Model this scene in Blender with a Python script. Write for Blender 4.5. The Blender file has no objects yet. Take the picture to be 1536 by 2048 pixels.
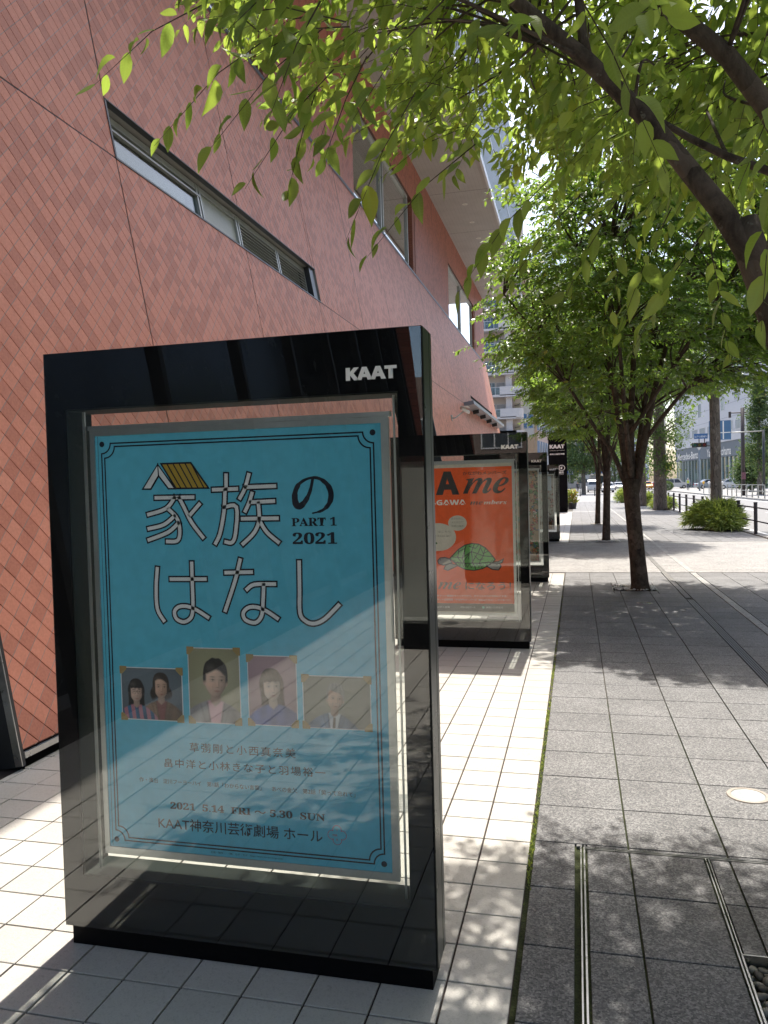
import bpy, bmesh, math, random
import numpy as np
from mathutils import Vector, Matrix
R = math.radians
sc = bpy.context.scene
COL = sc.collection
rnd = random.Random(7)

# ---------------------------------------------------------------- camera, sky, sun, exposure
cam_d = bpy.data.cameras.new('camera')
cam = bpy.data.objects.new('camera', cam_d); COL.objects.link(cam); sc.camera = cam
_yaw, _pit, _rol = R(13.951), R(-1.823), R(-1.527)
_f = Vector((-math.sin(_yaw)*math.cos(_pit), math.cos(_yaw)*math.cos(_pit), math.sin(_pit)))
_r = Vector((math.cos(_yaw), math.sin(_yaw), 0)); _u = _r.cross(_f)
_r2 = math.cos(_rol)*_r + math.sin(_rol)*_u; _u2 = -math.sin(_rol)*_r + math.cos(_rol)*_u
cam.matrix_world = Matrix(((_r2.x, _u2.x, -_f.x, 0), (_r2.y, _u2.y, -_f.y, 0), (_r2.z, _u2.z, -_f.z, 1.528), (0, 0, 0, 1)))
cam_d.sensor_fit = 'VERTICAL'; cam_d.sensor_height = 24.0
cam_d.lens = 24.0*1551.9/2048
cam_d.clip_start = 0.05; cam_d.clip_end = 2000
sc.render.resolution_x = 768; sc.render.resolution_y = 1024

SUN_DIR = Vector((0.02, 1.0, 1.95)).normalized()        # towards the sun
world = bpy.data.worlds.new('World'); sc.world = world; world.use_nodes = True
wn = world.node_tree; wn.nodes.clear()
_sky = wn.nodes.new('ShaderNodeTexSky'); _sky.sky_type = 'NISHITA'; _sky.sun_disc = False
_sky.sun_elevation = math.asin(SUN_DIR.z); _sky.sun_rotation = math.atan2(SUN_DIR.x, SUN_DIR.y)
_sky.air_density = 1.0; _sky.dust_density = 3.0; _sky.ozone_density = 1.0
_bg = wn.nodes.new('ShaderNodeBackground'); _bg.inputs[1].default_value = 0.15
_wo = wn.nodes.new('ShaderNodeOutputWorld')
wn.links.new(_sky.outputs[0], _bg.inputs[0]); wn.links.new(_bg.outputs[0], _wo.inputs[0])
sun_d = bpy.data.lights.new('sun', 'SUN'); sun_d.energy = 2.9; sun_d.angle = R(0.53); sun_d.color = (1.0, 0.94, 0.85)
sun = bpy.data.objects.new('sun', sun_d); COL.objects.link(sun)
sun.rotation_euler = SUN_DIR.to_track_quat('Z', 'Y').to_euler(); sun.location = (0, 30, 60)
vs = sc.view_settings
vs.view_transform = 'Standard'; vs.look = 'None'; vs.exposure = 1.27; vs.gamma = 1.0; vs.use_curve_mapping = False
sc.render.engine = 'CYCLES'
sc.cycles.max_bounces = 8; sc.cycles.transparent_max_bounces = 24; sc.cycles.transmission_bounces = 4
sc.cycles.caustics_reflective = False; sc.cycles.caustics_refractive = False
sc.cycles.sample_clamp_indirect = 6.0

# ---------------------------------------------------------------- helpers
def tag(o, label=None, cat=None, group=None, kind=None):
    if label: o['label'] = label
    if cat: o['category'] = cat
    if group: o['group'] = group
    if kind: o['kind'] = kind
    return o
def empty(name, loc, label, cat, group=None):
    o = bpy.data.objects.new(name, None); COL.objects.link(o); o.location = loc
    o.empty_display_size = .2
    return tag(o, label, cat, group)
def link(name, me, parent=None, kind=None):
    o = bpy.data.objects.new(name, me); COL.objects.link(o)
    if parent is not None:
        o.parent = parent
        o.matrix_parent_inverse = Matrix.Translation(-wloc(parent))
    if kind: o['kind'] = kind
    return o
def wloc(o):
    v = Vector(o.location) if o.parent is None else Vector(o.location) + o.matrix_parent_inverse.translation + wloc(o.parent)
    return v
def copy_tree(o, parent=None, skip=()):
    c = o.copy(); COL.objects.link(c)
    if parent is not None: c.parent = parent; c.matrix_parent_inverse = o.matrix_parent_inverse.copy()
    for ch in list(o.children):
        if ch.name.split('.')[0] not in skip: copy_tree(ch, c, skip)
    return c
class MB:
    def __init__(s): s.v = []; s.f = []; s.m = []
    def poly(s, pts, mi=0):
        n = len(s.v); s.v.extend([tuple(p) for p in pts]); s.f.append(tuple(range(n, n+len(pts)))); s.m.append(mi); return s
    def box(s, x0, x1, y0, y1, z0, z1, mi=0, M=None):
        n = len(s.v)
        P = [(x0,y0,z0),(x1,y0,z0),(x1,y1,z0),(x0,y1,z0),(x0,y0,z1),(x1,y0,z1),(x1,y1,z1),(x0,y1,z1)]
        if M is not None: P = [tuple(M @ Vector(p)) for p in P]
        s.v.extend(P)
        for q in ((0,3,2,1),(4,5,6,7),(0,1,5,4),(1,2,6,5),(2,3,7,6),(3,0,4,7)):
            s.f.append(tuple(n+i for i in q)); s.m.append(mi)
        return s
    def tube(s, pts, rad, seg=8, mi=0, cap=True):
        pts = [Vector(p) for p in pts]; n0 = len(s.v)
        if not hasattr(rad, '__len__'): rad = [rad]*len(pts)
        t = (pts[1]-pts[0]).normalized()
        a = Vector((0,0,1)) if abs(t.z) < .9 else Vector((1,0,0))
        nrm = t.cross(a).normalized()
        for i, p in enumerate(pts):
            t = (pts[min(i+1, len(pts)-1)]-pts[max(i-1, 0)]).normalized()
            nrm = (nrm - t*nrm.dot(t)).normalized(); b = t.cross(nrm)
            for k in range(seg):
                an = 2*math.pi*k/seg
                s.v.append(tuple(p + rad[i]*(math.cos(an)*nrm+math.sin(an)*b)))
        for i in range(len(pts)-1):
            for k in range(seg):
                a0 = n0+i*seg+k; a1 = n0+i*seg+(k+1)%seg
                s.f.append((a0, a1, a1+seg, a0+seg)); s.m.append(mi)
        if cap:
            s.f.append(tuple(n0+k for k in range(seg))[::-1]); s.m.append(mi)
            m = n0+(len(pts)-1)*seg
            s.f.append(tuple(m+k for k in range(seg))); s.m.append(mi)
        return s
    def cyl(s, x, y, z0, z1, r, seg=16, mi=0, r1=None):
        return s.tube([(x,y,z0),(x,y,z1)], [r, r if r1 is None else r1], seg, mi)
    def disc(s, x, y, z, r, seg=24, mi=0, r0=0.0):
        n = len(s.v)
        if r0 <= 0: return s.poly([(x+r*math.cos(2*math.pi*k/seg), y+r*math.sin(2*math.pi*k/seg), z) for k in range(seg)], mi)
        for k in range(seg):
            c, q = math.cos(2*math.pi*k/seg), math.sin(2*math.pi*k/seg)
            s.v += [(x+r*c, y+r*q, z), (x+r0*c, y+r0*q, z)]
        for k in range(seg):
            k2 = (k+1) % seg
            s.f.append((n+2*k, n+2*k2, n+2*k2+1, n+2*k+1)); s.m.append(mi)
        return s
    def mesh(s, name, mats, smooth=False):
        me = bpy.data.meshes.new(name); me.from_pydata(s.v, [], s.f)
        for m in (mats if isinstance(mats, (list, tuple)) else [mats]): me.materials.append(m)
        if any(s.m): me.polygons.foreach_set('material_index', s.m)
        if smooth: me.polygons.foreach_set('use_smooth', [True]*len(me.polygons))
        me.update(); return me
    def build(s, name, mats, parent=None, smooth=False, kind=None, bevel=0):
        me = s.mesh(name, mats, smooth)
        if bevel:
            bm = bmesh.new(); bm.from_mesh(me)
            bmesh.ops.bevel(bm, geom=[e for e in bm.edges], offset=bevel, segments=1, affect='EDGES', clamp_overlap=True)
            bm.to_mesh(me); bm.free()
        return link(name, me, parent, kind)

# ---------------------------------------------------------------- materials
class NT:
    def __init__(s, name):
        s.mat = bpy.data.materials.new(name); s.mat.use_nodes = True
        s.t = s.mat.node_tree; s.t.nodes.clear()
        s.out = s.n('ShaderNodeOutputMaterial')
    def n(s, typ, **kw):
        x = s.t.nodes.new(typ)
        for k, v in kw.items(): setattr(x, k, v)
        return x
    def l(s, a, b): s.t.links.new(a, b)
    def set(s, sock, v):
        if hasattr(v, 'is_output') or isinstance(v, bpy.types.NodeSocket): s.l(v, sock)
        else: sock.default_value = v
    def math(s, op, a, b=None, c=None):
        x = s.n('ShaderNodeMath', operation=op)
        s.set(x.inputs[0], a)
        if b is not None: s.set(x.inputs[1], b)
        if c is not None: s.set(x.inputs[2], c)
        return x.outputs[0]
    def mix(s, fac, a, b, blend='MIX'):
        x = s.n('ShaderNodeMix', data_type='RGBA', blend_type=blend)
        s.set(x.inputs[0], fac)
        s.set(x.inputs[6], a if hasattr(a, 'links') else (*a, 1) if len(a) == 3 else a)
        s.set(x.inputs[7], b if hasattr(b, 'links') else (*b, 1) if len(b) == 3 else b)
        return x.outputs[2]
    def noise(s, scale, detail=3, rough=.55, vec=None, dist=0):
        x = s.n('ShaderNodeTexNoise'); x.inputs['Scale'].default_value = scale
        x.inputs['Detail'].default_value = detail; x.inputs['Roughness'].default_value = rough
        x.inputs['Distortion'].default_value = dist
        if vec is not None: s.l(vec, x.inputs['Vector'])
        return x.outputs[0]
    def ramp(s, fac, stops, interp='LINEAR'):
        x = s.n('ShaderNodeValToRGB'); cr = x.color_ramp; cr.interpolation = interp
        while len(cr.elements) > 1: cr.elements.remove(cr.elements[-1])
        for i, (p, c) in enumerate(stops):
            e = cr.elements[0] if i == 0 else cr.elements.new(p)
            e.position = p; e.color = (*c, 1) if len(c) == 3 else c
        s.set(x.inputs[0], fac); return x.outputs[0]
    def pos(s): return s.n('ShaderNodeNewGeometry').outputs['Position']
    def obj(s): return s.n('ShaderNodeTexCoord').outputs['Object']
    def bsdf(s, col, rough=.6, metal=0, bump=None, bstr=.3, bdist=.01, spec=.5, coat=0, emis=None):
        b = s.n('ShaderNodeBsdfPrincipled')
        s.set(b.inputs['Base Color'], col if hasattr(col, 'links') else (*col, 1))
        s.set(b.inputs['Roughness'], rough); b.inputs['Metallic'].default_value = metal
        b.inputs['Specular IOR Level'].default_value = spec
        b.inputs['Coat Weight'].default_value = coat
        if bump is not None:
            bp = s.n('ShaderNodeBump'); bp.inputs['Strength'].default_value = bstr; bp.inputs['Distance'].default_value = bdist
            s.l(bump, bp.inputs['Height']); s.l(bp.outputs[0], b.inputs['Normal'])
        s.l(b.outputs[0], s.out.inputs[0]); return b
_mc = {}
def M_(name, col, rough=.6, metal=0, var=.12, scale=6, bump=.15, spec=.5, coat=0, bdist=.004, fine=None):
    """plain surface: base colour broken up by noise, a little relief and uneven gloss"""
    if name in _mc: return _mc[name]
    t = NT(name); p = t.pos()
    n1 = t.noise(scale, 4, .6, p); n2 = t.noise(fine or scale*14, 2, .5, p)
    lo = tuple(c*(1-var) for c in col); hi = tuple(min(1, c*(1+var)) for c in col)
    c = t.ramp(n1, [(.3, lo), (.7, hi)])
    c = t.mix(.35, c, t.ramp(n2, [(.35, lo), (.65, hi)]))
    r = t.math('MULTIPLY_ADD', n1, .2, rough-.1)
    t.bsdf(c, r, metal, bump=n2, bstr=bump, bdist=bdist, spec=spec, coat=coat)
    _mc[name] = t.mat; return t.mat
def ink(name, col, rough=.55):
    if name in _mc: return _mc[name]
    t = NT(name); n = t.noise(30, 2, .5, t.pos())
    t.bsdf(t.ramp(n, [(.3, tuple(c*.95 for c in col)), (.7, tuple(min(1, c*1.05) for c in col))]), rough, spec=.3)
    _mc[name] = t.mat; return t.mat

def glass_mat(name, tint=(.965,.98,.97), boost=1.0, rough=0.0):
    t = NT(name)
    tr = t.n('ShaderNodeBsdfTransparent'); tr.inputs[0].default_value = (*tint, 1)
    gl = t.n('ShaderNodeBsdfGlossy'); gl.inputs['Roughness'].default_value = rough; gl.inputs[0].default_value = (1, 1, 1, 1)
    ge = t.n('ShaderNodeNewGeometry'); vd = t.n('ShaderNodeVectorMath', operation='DOT_PRODUCT')
    t.l(ge.outputs['Incoming'], vd.inputs[0]); t.l(ge.outputs['Normal'], vd.inputs[1])
    f5 = t.math('POWER', t.math('SUBTRACT', 1.0, t.math('MINIMUM', t.math('ABSOLUTE', vd.outputs['Value']), 1.0)), 5.0)
    f = t.math('MINIMUM', t.math('MULTIPLY', t.math('MULTIPLY_ADD', f5, .955, .045), boost), 1.0)   # thin-pane reflectance
    mx = t.n('ShaderNodeMixShader'); t.l(f, mx.inputs[0]); t.l(tr.outputs[0], mx.inputs[1]); t.l(gl.outputs[0], mx.inputs[2])
    t.l(mx.outputs[0], t.out.inputs[0]); return t.mat
GLASS = glass_mat('case_glass', boost=1.3)
WGLASS = glass_mat('window_glass', (.55,.6,.58), 1.8)
WGLASS2 = glass_mat('ribbon_window_glass', (.75,.8,.76), 1.0)

# facade tile: grid laid at 45 degrees in the wall plane, T = along + up, S = along - up
SLOPE = 0.18; CZ = 1/math.sqrt(1+SLOPE*SLOPE)
TP = 0.146; T0 = 8.373-57*TP; S0 = 0.90-60*TP
def TS(t, batter=True):
    sp = t.n('ShaderNodeSeparateXYZ'); t.l(t.pos(), sp.inputs[0])
    l = t.math('MULTIPLY', t.math('SUBTRACT', sp.outputs[2], .1), 1/CZ if batter else 1.0)
    T = t.math('DIVIDE', t.math('SUBTRACT', t.math('ADD', sp.outputs[1], l), T0), TP)
    S = t.math('DIVIDE', t.math('SUBTRACT', t.math('SUBTRACT', sp.outputs[1], l), S0), TP)
    return T, S
def facade_mat(name, batter, lo, mid, hi, lines=True, rough=.5):
    t = NT(name); T, S = TS(t, batter)
    cb = t.n('ShaderNodeCombineXYZ'); t.l(t.math('FLOOR', T), cb.inputs[0]); t.l(t.math('FLOOR', S), cb.inputs[1])
    wn_ = t.n('ShaderNodeTexWhiteNoise', noise_dimensions='2D'); t.l(cb.outputs[0], wn_.inputs['Vector'])
    p = t.pos()
    big = t.noise(.7, 3, .6, p)
    v = t.math('ADD', t.math('MULTIPLY', wn_.outputs[0], .8), t.math('MULTIPLY', t.math('SUBTRACT', big, .5), .9))
    c = t.ramp(v, [(.0, lo), (.22, lo), (.34, mid), (.7, mid), (.95, hi)])
    ms = t.n('ShaderNodeMapping'); t.l(p, ms.inputs[0]); ms.inputs['Scale'].default_value = (1, 2.2, .16)
    streak = t.noise(1.6, 5, .7, ms.outputs[0]); c = t.mix(t.ramp(streak, [(.45, (0,0,0)), (.75, (.35,.35,.35))]), c, tuple(x*.62 for x in mid))
    fine = t.noise(60, 4, .65, p)
    c = t.mix(.3, c, t.ramp(fine, [(.3, tuple(x*.75 for x in mid)), (.7, tuple(min(1, x*1.2) for x in hi))]))
    h = fine
    if lines == 'S':
        fs = t.math('ABSOLUTE', t.math('SUBTRACT', t.math('FRACT', S), .5)); ls = t.math('GREATER_THAN', fs, .472)
        c = t.mix(t.math('MULTIPLY', ls, .85), c, (.40,.30,.275))
    elif lines:
        ft = t.math('ABSOLUTE', t.math('SUBTRACT', t.math('FRACT', T), .5)); fs = t.math('ABSOLUTE', t.math('SUBTRACT', t.math('FRACT', S), .5))
        lt = t.math('GREATER_THAN', ft, .481); ls = t.math('GREATER_THAN', fs, .480)
        c = t.mix(ls, c, (.40,.25,.21)); c = t.mix(lt, c, (.15,.055,.045))
        h = t.math('SUBTRACT', fine, t.math('MULTIPLY', t.math('MAXIMUM', lt, ls), 3))
    t.bsdf(c, t.math('MULTIPLY_ADD', fine, .2, rough-.1), bump=h, bstr=.35, bdist=.003, spec=.28)
    return t.mat
TILE_LO, TILE_MID, TILE_HI = (.47,.175,.125), (.66,.262,.185), (.73,.33,.245)
FAC_NEAR = facade_mat('facade_tile', True, TILE_LO, TILE_MID, TILE_HI, 'S')
FAC_FAR = facade_mat('facade_tile_distant', True, TILE_LO, TILE_MID, TILE_HI, True)
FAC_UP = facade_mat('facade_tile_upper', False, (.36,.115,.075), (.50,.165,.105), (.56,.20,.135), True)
def grout_mat():
    t = NT('facade_grout'); T, S = TS(t)
    fs = t.math('ABSOLUTE', t.math('SUBTRACT', t.math('FRACT', t.math('ADD', S, .5)), .5))
    c = t.mix(t.math('LESS_THAN', fs, .06), (.15,.07,.06), (.44,.33,.30))
    t.bsdf(c, .8); return t.mat
GROUT = grout_mat()

def granite_mat(name, lo, mid, hi, sc_=260, rough=.7):
    t = NT(name); p = t.pos()
    n1 = t.noise(sc_, 2, .6, p); n2 = t.noise(2.2, 4, .6, p)
    vo = t.n('ShaderNodeTexVoronoi'); vo.inputs['Scale'].default_value = sc_*.75; t.l(p, vo.inputs['Vector'])
    sp = t.n('ShaderNodeSeparateColor'); t.l(vo.outputs['Color'], sp.inputs[0])
    c = t.ramp(t.math('MULTIPLY_ADD', n1, .5, t.math('MULTIPLY', sp.outputs[0], .5)), [(.22, lo), (.5, mid), (.8, hi)])
    oi = t.n('ShaderNodeObjectInfo').outputs['Random']
    at = t.n('ShaderNodeAttribute', attribute_name='var').outputs['Fac']
    pv = t.math('FRACT', t.math('ADD', oi, at))
    vg = t.n('ShaderNodeTexVoronoi'); vg.inputs['Scale'].default_value = 7.0; t.l(p, vg.inputs['Vector'])
    gum = t.math('MULTIPLY', t.math('LESS_THAN', vg.outputs['Distance'], .055), .45); c = t.mix(gum, c, (.03,.03,.03))
    k = t.math('MULTIPLY_ADD', pv, .16, t.math('MULTIPLY_ADD', n2, .8, .5))
    hs = t.n('ShaderNodeHueSaturation'); t.l(k, hs.inputs['Value']); t.l(c, hs.inputs['Color'])
    t.bsdf(hs.outputs[0], rough, bump=n1, bstr=.4, bdist=.002, spec=.35)
    return t.mat
PAVER = granite_mat('grey_paver', (.085,.086,.09), (.17,.17,.173), (.32,.315,.31), 210)
PAVER_L = granite_mat('light_granite', (.20,.20,.20), (.34,.335,.32), (.5,.49,.47), 150)
PAVER_D = granite_mat('driveway_granite', (.13,.125,.12), (.27,.26,.25), (.46,.45,.43), 120)
def white_tile():
    t = NT('white_tile'); p = t.pos()
    w = t.n('ShaderNodeTexNoise'); w.inputs['Scale'].default_value = 95; w.inputs['Detail'].default_value = 2; w.inputs['Distortion'].default_value = 1.6
    t.l(p, w.inputs['Vector'])
    n2 = t.noise(1.8, 5, .65, p); n3 = t.noise(300, 2, .5, p)
    c = t.ramp(w.outputs[0], [(.28, (.30,.285,.25)), (.43, (.52,.49,.44)), (.6, (.60,.57,.52))])
    c = t.mix(.55, c, t.ramp(n2, [(.25, (.46,.44,.40)), (.7, (.62,.605,.57))]), 'MIX')
    oi = t.n('ShaderNodeObjectInfo').outputs['Random']; at = t.n('ShaderNodeAttribute', attribute_name='var').outputs['Fac']
    hs = t.n('ShaderNodeHueSaturation'); t.l(t.math('MULTIPLY_ADD', t.math('FRACT', t.math('ADD', oi, at)), .1, .95), hs.inputs['Value']); t.l(c, hs.inputs['Color'])
    t.bsdf(hs.outputs[0], t.math('MULTIPLY_ADD', n2, .3, .3), bump=w.outputs[0], bstr=.5, bdist=.0016, spec=.45)
    return t.mat
WTILE = white_tile()
def moss_mat():
    t = NT('mossy_joint'); p = t.pos(); sp = t.n('ShaderNodeSeparateXYZ'); t.l(p, sp.inputs[0])
    n = t.noise(5, 4, .6, p); n2 = t.noise(120, 3, .6, p)
    near = t.n('ShaderNodeMapRange'); t.l(sp.outputs[1], near.inputs[0])
    for i, v in enumerate((3.4, 6.5, .75, .0)): near.inputs[i+1].default_value = v
    m = t.math('GREATER_THAN', t.math('ADD', n, near.outputs[0]), .78)
    g = t.ramp(n2, [(.3, (.016,.022,.007)), (.7, (.05,.062,.016))])
    d = t.ramp(n2, [(.3, (.06,.055,.045)), (.7, (.12,.11,.09))])
    t.bsdf(t.mix(m, d, g), .95, bump=n2, bstr=.8, bdist=.006); return t.mat
MOSS = moss_mat()
MORTAR = M_('tile_mortar', (.045,.032,.028), .9, scale=3)
BLACK = M_('black_case_metal', (.006,.006,.007), .5, var=.3, scale=3, bump=.02, spec=.06)
BLACK_S = M_('black_side_extrusion', (.035,.045,.035), .3, metal=.3, var=.2, scale=8, bump=.03)
ALU = M_('brushed_aluminium', (.55,.56,.55), .35, metal=.8, var=.08, scale=4, bump=.05)
ALU_D = M_('case_inner_metal', (.035,.042,.038), .6, metal=.0, var=.15, scale=5, bump=.05, spec=.05)
STEEL = M_('stainless_trim', (.5,.5,.49), .3, metal=.9, var=.15, scale=20, bump=.1)
DARK = M_('dark_void', (.012,.011,.011), .6, scale=2)
DMETAL = M_('dark_painted_metal', (.03,.032,.035), .4, var=.2, scale=5, bump=.08)
BROWNM = M_('brown_black_post_paint', (.045,.032,.03), .45, var=.2, scale=8, bump=.1)
FRAME = M_('window_frame_metal', (.42,.42,.39), .4, metal=.4, var=.1, scale=5, bump=.05)
GREYP = M_('grey_panel', (.40,.41,.36), .45, var=.1, scale=2, bump=.03)
def soffit_mat():
    t = NT('soffit_metal'); p = t.pos(); sp = t.n('ShaderNodeSeparateXYZ'); t.l(p, sp.inputs[0])
    fx = t.math('FRACT', t.math('DIVIDE', sp.outputs[0], .12)); ln = t.math('LESS_THAN', fx, .06)
    n = t.noise(1.5, 3, .5, p)
    c = t.mix(t.math('MULTIPLY', ln, .5), t.ramp(n, [(.3, (.40,.385,.37)), (.7, (.46,.445,.43))]), (.22,.21,.2))
    t.bsdf(c, .5, bump=ln, bstr=.3, bdist=-.006); return t.mat
SOFFIT = soffit_mat()
FASCIA = M_('pale_louver_paint', (.50,.56,.62), .4, metal=.1, var=.08, scale=1, bump=.02)
ASPHALT = M_('asphalt', (.22,.22,.222), .85, var=.12, scale=1.2, bump=.4, fine=150)
GROUND = M_('far_ground', (.2,.2,.195), .9, var=.1, scale=.3)
PAINT = M_('road_paint', (.72,.72,.70), .6, var=.1, scale=4)
KERB = M_('kerb_stone', (.33,.32,.30), .8, var=.15, scale=5, bump=.3)
def leaf_mat(name, lo, mid, hi, trans=.5, tcol=(.28,.42,.03), veins=True, rough=.38):
    t = NT(name)
    at = t.n('ShaderNodeAttribute', attribute_name='var').outputs['Fac']; oi = t.n('ShaderNodeObjectInfo').outputs['Random']
    v = t.math('FRACT', t.math('ADD', at, oi))
    c = t.ramp(v, [(0, lo), (.45, mid), (.9, hi), (.965, hi), (.975, (.30,.30,.03)), (1, (.38,.33,.04))])
    uv = t.n('ShaderNodeUVMap').outputs[0]; sp = t.n('ShaderNodeSeparateXYZ'); t.l(uv, sp.inputs[0])
    u = t.math('ABSOLUTE', t.math('SUBTRACT', sp.outputs[0], .5))
    kk = t.math('FRACT', t.math('MULTIPLY', t.math('SUBTRACT', sp.outputs[1], t.math('MULTIPLY', u, .55)), 11))
    vein = t.math('LESS_THAN', t.math('ABSOLUTE', t.math('SUBTRACT', kk, .5)), .09)
    mid_ = t.math('LESS_THAN', u, .03); vm = t.math('MAXIMUM', vein, mid_)
    if veins: c = t.mix(t.math('MULTIPLY', vm, .3), c, tuple(min(1, x*2.2) for x in mid))
    b = t.n('ShaderNodeBsdfPrincipled'); t.l(c, b.inputs['Base Color']); b.inputs['Roughness'].default_value = rough
    b.inputs['Specular IOR Level'].default_value = .45
    if veins:
        bp = t.n('ShaderNodeBump'); bp.inputs['Strength'].default_value = .5; bp.inputs['Distance'].default_value = .0015
        t.l(t.math('ABSOLUTE', t.math('SUBTRACT', kk, .5)), bp.inputs['Height']); t.l(bp.outputs[0], b.inputs['Normal'])
    tl = t.n('ShaderNodeBsdfTranslucent')
    t.l(t.mix(t.math('MULTIPLY', v, .5), tcol, (min(1,tcol[0]*1.5), min(1,tcol[1]*1.25), tcol[2])), tl.inputs[0])
    mx = t.n('ShaderNodeMixShader'); mx.inputs[0].default_value = trans
    t.l(b.outputs[0], mx.inputs[1]); t.l(tl.outputs[0], mx.inputs[2]); t.l(mx.outputs[0], t.out.inputs[0])
    return t.mat
LEAF = leaf_mat('zelkova_leaf', (.04,.08,.02), (.11,.175,.045), (.19,.25,.085), .5, (.42,.60,.09), rough=.45)
GINK = leaf_mat('ginkgo_leaf', (.05,.10,.03), (.075,.14,.04), (.10,.18,.05), .35, (.20,.33,.06), False)
SASA = leaf_mat('bamboo_grass_leaf', (.10,.15,.035), (.19,.26,.06), (.30,.38,.11), .35, (.45,.58,.1), False, .5)
FARL = leaf_mat('distant_foliage', (.05,.09,.035), (.08,.13,.05), (.11,.17,.06), .3, (.16,.26,.06), False, .6)
def bark_mat(name, a, b, sz=1.0, grooves=False):
    t = NT(name); p = t.pos()
    mp = t.n('ShaderNodeMapping'); t.l(p, mp.inputs[0]); mp.inputs['Scale'].default_value = (1, 1, .12 if grooves else .6)
    n = t.noise(22*sz, 6, .7, mp.outputs[0], .6); n2 = t.noise(90*sz, 3, .6, p); n3 = t.noise(5*sz, 3, .6, p)
    c = t.ramp(n, [(.3, a), (.62, b)]); c = t.mix(t.math('MULTIPLY', t.math('GREATER_THAN', n3, .6), .35), c, tuple(min(1, x*1.9) for x in b))
    vb = t.n('ShaderNodeTexVoronoi', feature='DISTANCE_TO_EDGE'); vb.inputs['Scale'].default_value = 26*sz; t.l(mp.outputs[0], vb.inputs['Vector'])
    crack = t.math('MULTIPLY', t.math('LESS_THAN', vb.outputs['Distance'], .07), 1.0 if grooves else .12); c = t.mix(t.math('MULTIPLY', crack, .55), c, tuple(x*.5 for x in a))
    lich = t.math('GREATER_THAN', t.noise(34*sz, 3, .7, p), .66); c = t.mix(t.math('MULTIPLY', lich, .5), c, (.17,.165,.13))
    h = t.math('SUBTRACT', t.math('ADD', n, t.math('MULTIPLY', n2, .5)), t.math('MULTIPLY', crack, .5))
    t.bsdf(c, .85, bump=h, bstr=.9, bdist=.02 if grooves else .008, spec=.25); return t.mat
BARK = bark_mat('zelkova_bark', (.022,.016,.012), (.105,.08,.062), .8)
LEAFD = leaf_mat('zelkova_leaf_distant', (.035,.08,.02), (.075,.145,.034), (.13,.215,.06), .36, (.36,.60,.08), False, .35)
BARKG = bark_mat('ginkgo_bark', (.09,.075,.06), (.24,.21,.18), .8, True)

# ---------------------------------------------------------------- fast mesh from arrays
def arr_mesh(name, V, Fq, mat, var=None, UV=None, smooth=False):
    """V (n,3); Fq (m,k) constant face size"""
    me = bpy.data.meshes.new(name); m, k = Fq.shape
    me.vertices.add(len(V)); me.vertices.foreach_set('co', V.astype(np.float32).ravel())
    me.loops.add(m*k); me.loops.foreach_set('vertex_index', Fq.astype(np.int32).ravel())
    me.polygons.add(m); me.polygons.foreach_set('loop_start', np.arange(0, m*k, k, dtype=np.int32))
    me.polygons.foreach_set('use_smooth', np.full(m, bool(smooth)))
    me.materials.append(mat)
    if var is not None:
        a = me.attributes.new('var', 'FLOAT', 'FACE'); a.data.foreach_set('value', var.astype(np.float32))
    if UV is not None:
        ul = me.uv_layers.new(name='UVMap'); ul.data.foreach_set('uv', UV[Fq.ravel()].astype(np.float32).ravel())
    me.update(calc_edges=True); me.validate()
    return me
def boxes_mesh(name, B, mat, var=None):
    """B (n,6) x0,x1,y0,y1,z0,z1 ; no bottoms"""
    B = np.asarray(B, float); n = len(B)
    idx = [(0,2,4),(1,2,4),(1,3,4),(0,3,4),(0,2,5),(1,2,5),(1,3,5),(0,3,5)]
    V = np.stack([B[:, list(i)] for i in idx], 1).reshape(-1, 3)
    q = np.array([(4,5,6,7),(0,1,5,4),(1,2,6,5),(2,3,7,6),(3,0,4,7)])
    F = (np.arange(n)[:, None, None]*8+q[None]).reshape(-1, 4)
    return arr_mesh(name, V, F, mat, None if var is None else np.repeat(var, 5))

# ---------------------------------------------------------------- ground, road and paving
EYE = Vector((0, 0, 1.528))
def img(p):
    d = Vector(p)-EYE; z = d.dot(_f)
    if z <= 0.05: return None
    return (768+1551.9*d.dot(_r2)/z, 1024-1551.9*d.dot(_u2)/z, z)
def seen(p, m=20):
    q = img(p)
    return q is not None and -m < q[0] < 1536+m and -m < q[1] < 2048+m
g = MB().poly([(-400,-400,-.3),(400,-400,-.3),(400,900,-.3),(-400,900,-.3)]).build('ground', GROUND); g['kind'] = 'structure'
road = MB().poly([(4.7,-60,-.12),(12.6,-60,-.12),(12.6,104,-.12),(4.7,104,-.12)]).poly([(-60,104,-.12),(12.6,104,-.12),(12.6,150,-.12),(-60,150,-.12)]).poly([(-9,150,-.12),(12.6,150,-.12),(12.6,420,-.12),(-9,420,-.12)]).build('road', ASPHALT); road['kind'] = 'structure'
tbase = MB().poly([(-3.6,-14,-.008),(-.215,-14,-.008),(-.215,13.55,-.008),(-3.6,13.55,-.008)]).poly([(-3.6,20.2,-.008),(-.215,20.2,-.008),(-.215,41,-.008),(-3.6,41,-.008)]).build('tiled_walkway', MORTAR); tbase['kind'] = 'structure'
fw = MB().poly([(12.75,-60,0),(60,-60,0),(60,420,0),(12.75,420,0)]).build('far_pavement', M_('far_pavement', (.30,.295,.285), .85, var=.1, scale=.8)); fw['kind'] = 'structure'
dw = MB().poly([(-3.6,13.56,-.004),(4.6,13.56,-.004),(4.6,20.18,-.004),(-3.6,20.18,-.004)]).build('driveway_crossing', PAVER_D); dw['kind'] = 'structure'

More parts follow.
